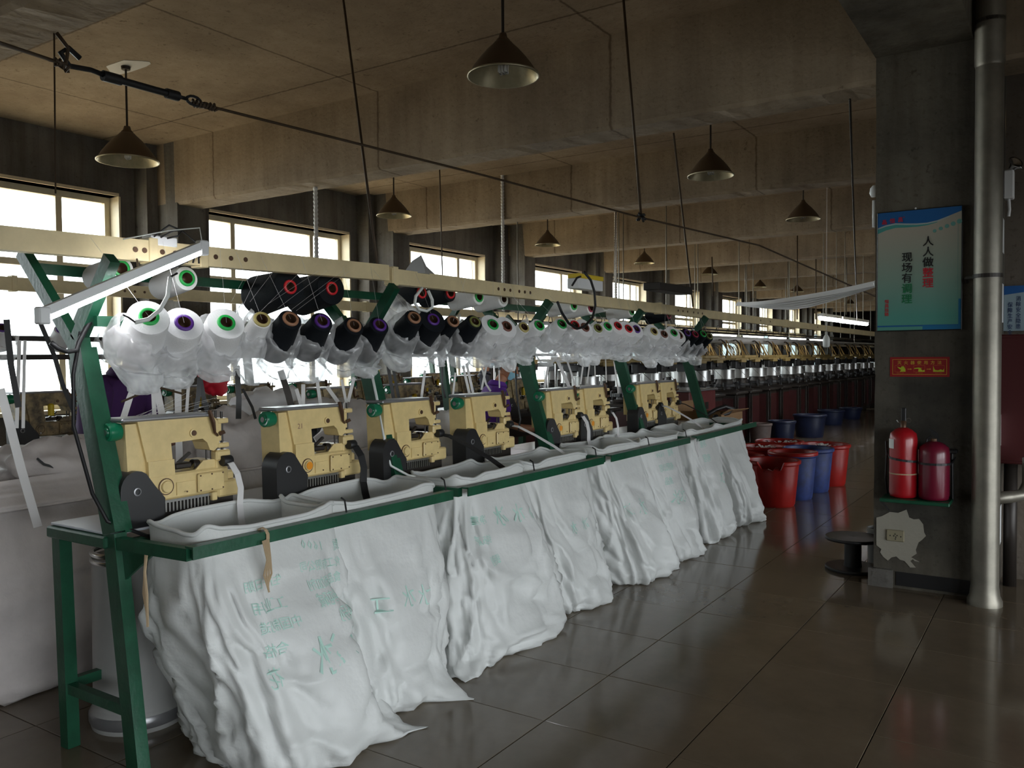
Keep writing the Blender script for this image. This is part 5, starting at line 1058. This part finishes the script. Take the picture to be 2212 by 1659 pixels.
# ------------------------------------------------------------------ people
def skin_mesh(name, pts, edges, m_, parent, root=0, sub=2):
    me = bpy.data.meshes.new(name); me.from_pydata([p[0] for p in pts], edges, []); o = bpy.data.objects.new(name, me); COL.objects.link(o)
    o.modifiers.new('s', 'SKIN'); sd_ = o.modifiers.new('u', 'SUBSURF'); sd_.levels = sub; sd_.render_levels = sub
    for i, p in enumerate(pts):
        v = me.skin_vertices[0].data[i]; v.radius = p[1] if isinstance(p[1], tuple) else (p[1], p[1]); v.use_root = (i == root)
    bpy.context.view_layer.update(); ev = o.evaluated_get(bpy.context.evaluated_depsgraph_get()); nm = bpy.data.meshes.new_from_object(ev)
    o.modifiers.clear(); o.data = nm; bpy.data.meshes.remove(me); nm.materials.clear(); nm.materials.append(M[m_]); nm.shade_smooth(); o.parent = parent; return o
def person(loc_, rz, label, shirt, bend=.12, look=0.0, sc=1., stoop=0.):
    """standing, leaning forward with both hands at work in front; local +Y is forward"""
    t = thing('person', label, 'person', loc_); t.rotation_euler = (0, 0, rz); t.scale = (sc, sc, sc)
    b = bend; sh = Vector((0, .0+b, 1.40)); hy = .36
    pts = [((0, 0, .95), (.12, .085)), ((0, b*.3, 1.12), (.105, .075)), ((0, b*.8, 1.28), (.11, .075)), ((0, b, 1.43), (.07, .06)), ((0, b+.03+stoop*.6, 1.53-stoop*.25), (.055, .055)), ((0, b+.05+stoop, 1.60-stoop*.7), (.06, .06))]
    ed = [(0, 1), (1, 2), (2, 3), (3, 4), (4, 5)]; root = 0
    for s_ in (-1, 1):
        n0 = len(pts); pts += [((s_*.17, b, 1.40), .062), ((s_*.23, b+.02, 1.26), .048), ((s_*.25, b+.06, 1.10), .040), ((s_*.20, b+.22, 1.04), .034), ((s_*.13, b+hy, 1.03), (.026, .020)), ((s_*.11, b+hy+.06, 1.025), (.036, .016))]
        ed += [(2, n0)]+[(n0+k, n0+k+1) for k in range(5)]
        hb = n0+5
        for q in range(4):
            m0_ = len(pts); ox = s_*(.11)+(q-1.5)*.019; pts += [((ox, b+hy+.10, 1.022), .0095), ((ox*1.0, b+hy+.13+.008*(1-abs(q-1.5)), 1.012), .0085), ((ox, b+hy+.145+.008*(1-abs(q-1.5)), .990), .0075)]; ed += [(hb, m0_), (m0_, m0_+1), (m0_+1, m0_+2)]
        m0_ = len(pts); pts += [((s_*.11-s_*.045, b+hy+.05, 1.015), .010), ((s_*.11-s_*.060, b+hy+.085, 1.0), .009)]; ed += [(hb, m0_), (m0_, m0_+1)]
        n1 = len(pts); pts += [((s_*.09, 0, .88), .085), ((s_*.10, .01, .50), .058), ((s_*.10, -.01, .10), .040), ((s_*.11, .12, .035), (.045, .03))]; ed += [(0, n1), (n1, n1+1), (n1+1, n1+2), (n1+2, n1+3)]
    skin_mesh('body', pts, ed, 'skin', t)
    sp = [((0, 0, .90), (.18, .135)), ((0, b*.3, 1.12), (.175, .135)), ((0, b*.8, 1.30), (.205, .165)), ((0, b, 1.43), (.12, .11)), ((0, b+.02, 1.475), (.075, .07))]; se = [(0, 1), (1, 2), (2, 3), (3, 4)]
    for s_ in (-1, 1): n0 = len(sp); sp += [((s_*.175, b, 1.405), .076), ((s_*.235, b+.02, 1.26), .068), ((s_*.245, b+.035, 1.19), .066)]; se += [(2, n0), (n0, n0+1), (n0+1, n0+2)]
    skin_mesh('polo_shirt', sp, se, shirt, t)
    MB().lathe([(.066, 0), (.078, -.01), (.10, -.035), (.105, -.04), (.088, -.005), (.07, .012)], (0, b+.025, 1.495), (0, .25, 1), 24).build('shirt_collar', shirt, t, smooth=True)
    tp_ = [((0, 0, .95), (.16, .12))]; te = []
    for s_ in (-1, 1): n1 = len(tp_); tp_ += [((s_*.09, 0, .86), .10), ((s_*.10, .01, .50), .075), ((s_*.10, -.01, .09), .062)]; te += [(0, n1), (n1, n1+1), (n1+1, n1+2)]
    skin_mesh('trousers', tp_, te, 'trouser', t)
    hd = bpy.data.objects.new('head_pivot', None)
    c = Vector((0, b+.085+stoop*1.1, 1.665-stoop*.95)); vs = []; fs = []; n = 28; hp = []
    ca, sa = math.cos(look), math.sin(look); tl_ = math.radians(-14-stoop*220)
    def hx(d, ex=0.):
        x, y, z = d.x*.076, d.y*.096, d.z*.118
        if d.z < -.1: k = (-d.z-.1)/.9; x *= 1-.30*k; y = y*(1-.22*k)+.018*k
        if d.y > .75 and abs(d.x) < .25: y += .022*math.exp(-((d.z+.08)/.16)**2)*math.exp(-(d.x/.13)**2)          # nose
        if d.y > .6: y -= .010*math.exp(-((d.z-.12)/.10)**2)*math.exp(-((abs(d.x)-.38)/.16)**2)                       # eye sockets
        if d.y > .7: y += .005*math.exp(-((d.z+.42)/.09)**2)*math.exp(-(d.x/.25)**2)
        v = Vector((x, y, z))*(1+ex); y2 = v.y*math.cos(tl_)-v.z*math.sin(tl_); z2 = v.y*math.sin(tl_)+v.z*math.cos(tl_)
        return Vector((v.x*ca-y2*sa, v.x*sa+y2*ca, z2))+c
    def shell(test, ex, name, m_, th0=0, th1=PI):
        vs = []; fs = []; ix = {}
        for j in range(n+1):
            th = PI*j/n
            for i in range(n*2):
                ph = PI*i/n; d = Vector((math.sin(th)*math.cos(ph), math.sin(th)*math.sin(ph), math.cos(th))); ix[j, i] = (len(vs), d); vs.append(hx(d, ex(d) if callable(ex) else ex))
        for j in range(n):
            for i in range(n*2):
                q = [ix[j, i], ix[j, (i+1) % (2*n)], ix[j+1, (i+1) % (2*n)], ix[j+1, i]]
                if all(test(d) for _, d in q): fs.append(tuple(k for k, _ in q))
        return MB().add(vs, fs).build(name, m_, t, smooth=True)
    shell(lambda d: True, 0, 'head', 'skin')
    shell(lambda d: (d.z > .42 or (d.y < .05 and d.z > -.35 and not (abs(d.x) > .75 and d.z < .15)) or (d.z > .25 and d.y < .5)), lambda d: .07+.02*noise.noise(d*8), 'hair', 'hair')
    shell(lambda d: d.y > .22 and -.80 < d.z < -.02, lambda d: .055, 'face_mask', 'mask')
    for s_ in (-1, 1):
        e = hx(Vector((s_*1.0, -.05, -.02)), .02); MB().lathe([(0, -.006), (.018, -.006), (.024, .0), (.022, .008), (.012, .004), (0, .002)], tuple(e), (s_*ca, s_*sa, .1), 14).build('ear', 'skin', t, smooth=True)
        MB().tube([hx(Vector((s_*.75, .6, -.2)), .06), hx(Vector((s_*.95, .15, .02)), .06), hx(Vector((s_*1.0, -.15, .02)), .07)], .0015, 4).build('mask_loop', 'white', t)
        e = hx(Vector((s_*.38, .90, .12)), -.02); MB().lathe([(0, .008), (.008, .005), (.012, 0), (0, -.004)], tuple(e), tuple((hx(Vector((s_*.2, .98, .12)))-c).normalized()), 12).build('eye', 'hair', t, smooth=True)
    return t
def aim(px, py, X, dz=0): p = atx(px, py, X); return (p.x, p.y, dz)
person((-4.85, 2.80, .0), math.radians(-70), 'person in dark purple polo standing behind the nearest machine, face hidden by the cones', 'purple_d', look=.0, bend=.20, stoop=.06)
person((-4.25, 5.98, 0), math.radians(-40), 'person in bright purple polo with pale blue mask behind the fourth machine', 'purple', look=-.35, sc=.89, stoop=.04)
person(aim(1030, 800, -7.2), math.radians(-60), 'distant person with pale blue mask among white tapes near the windows', 'trouser', sc=.9)
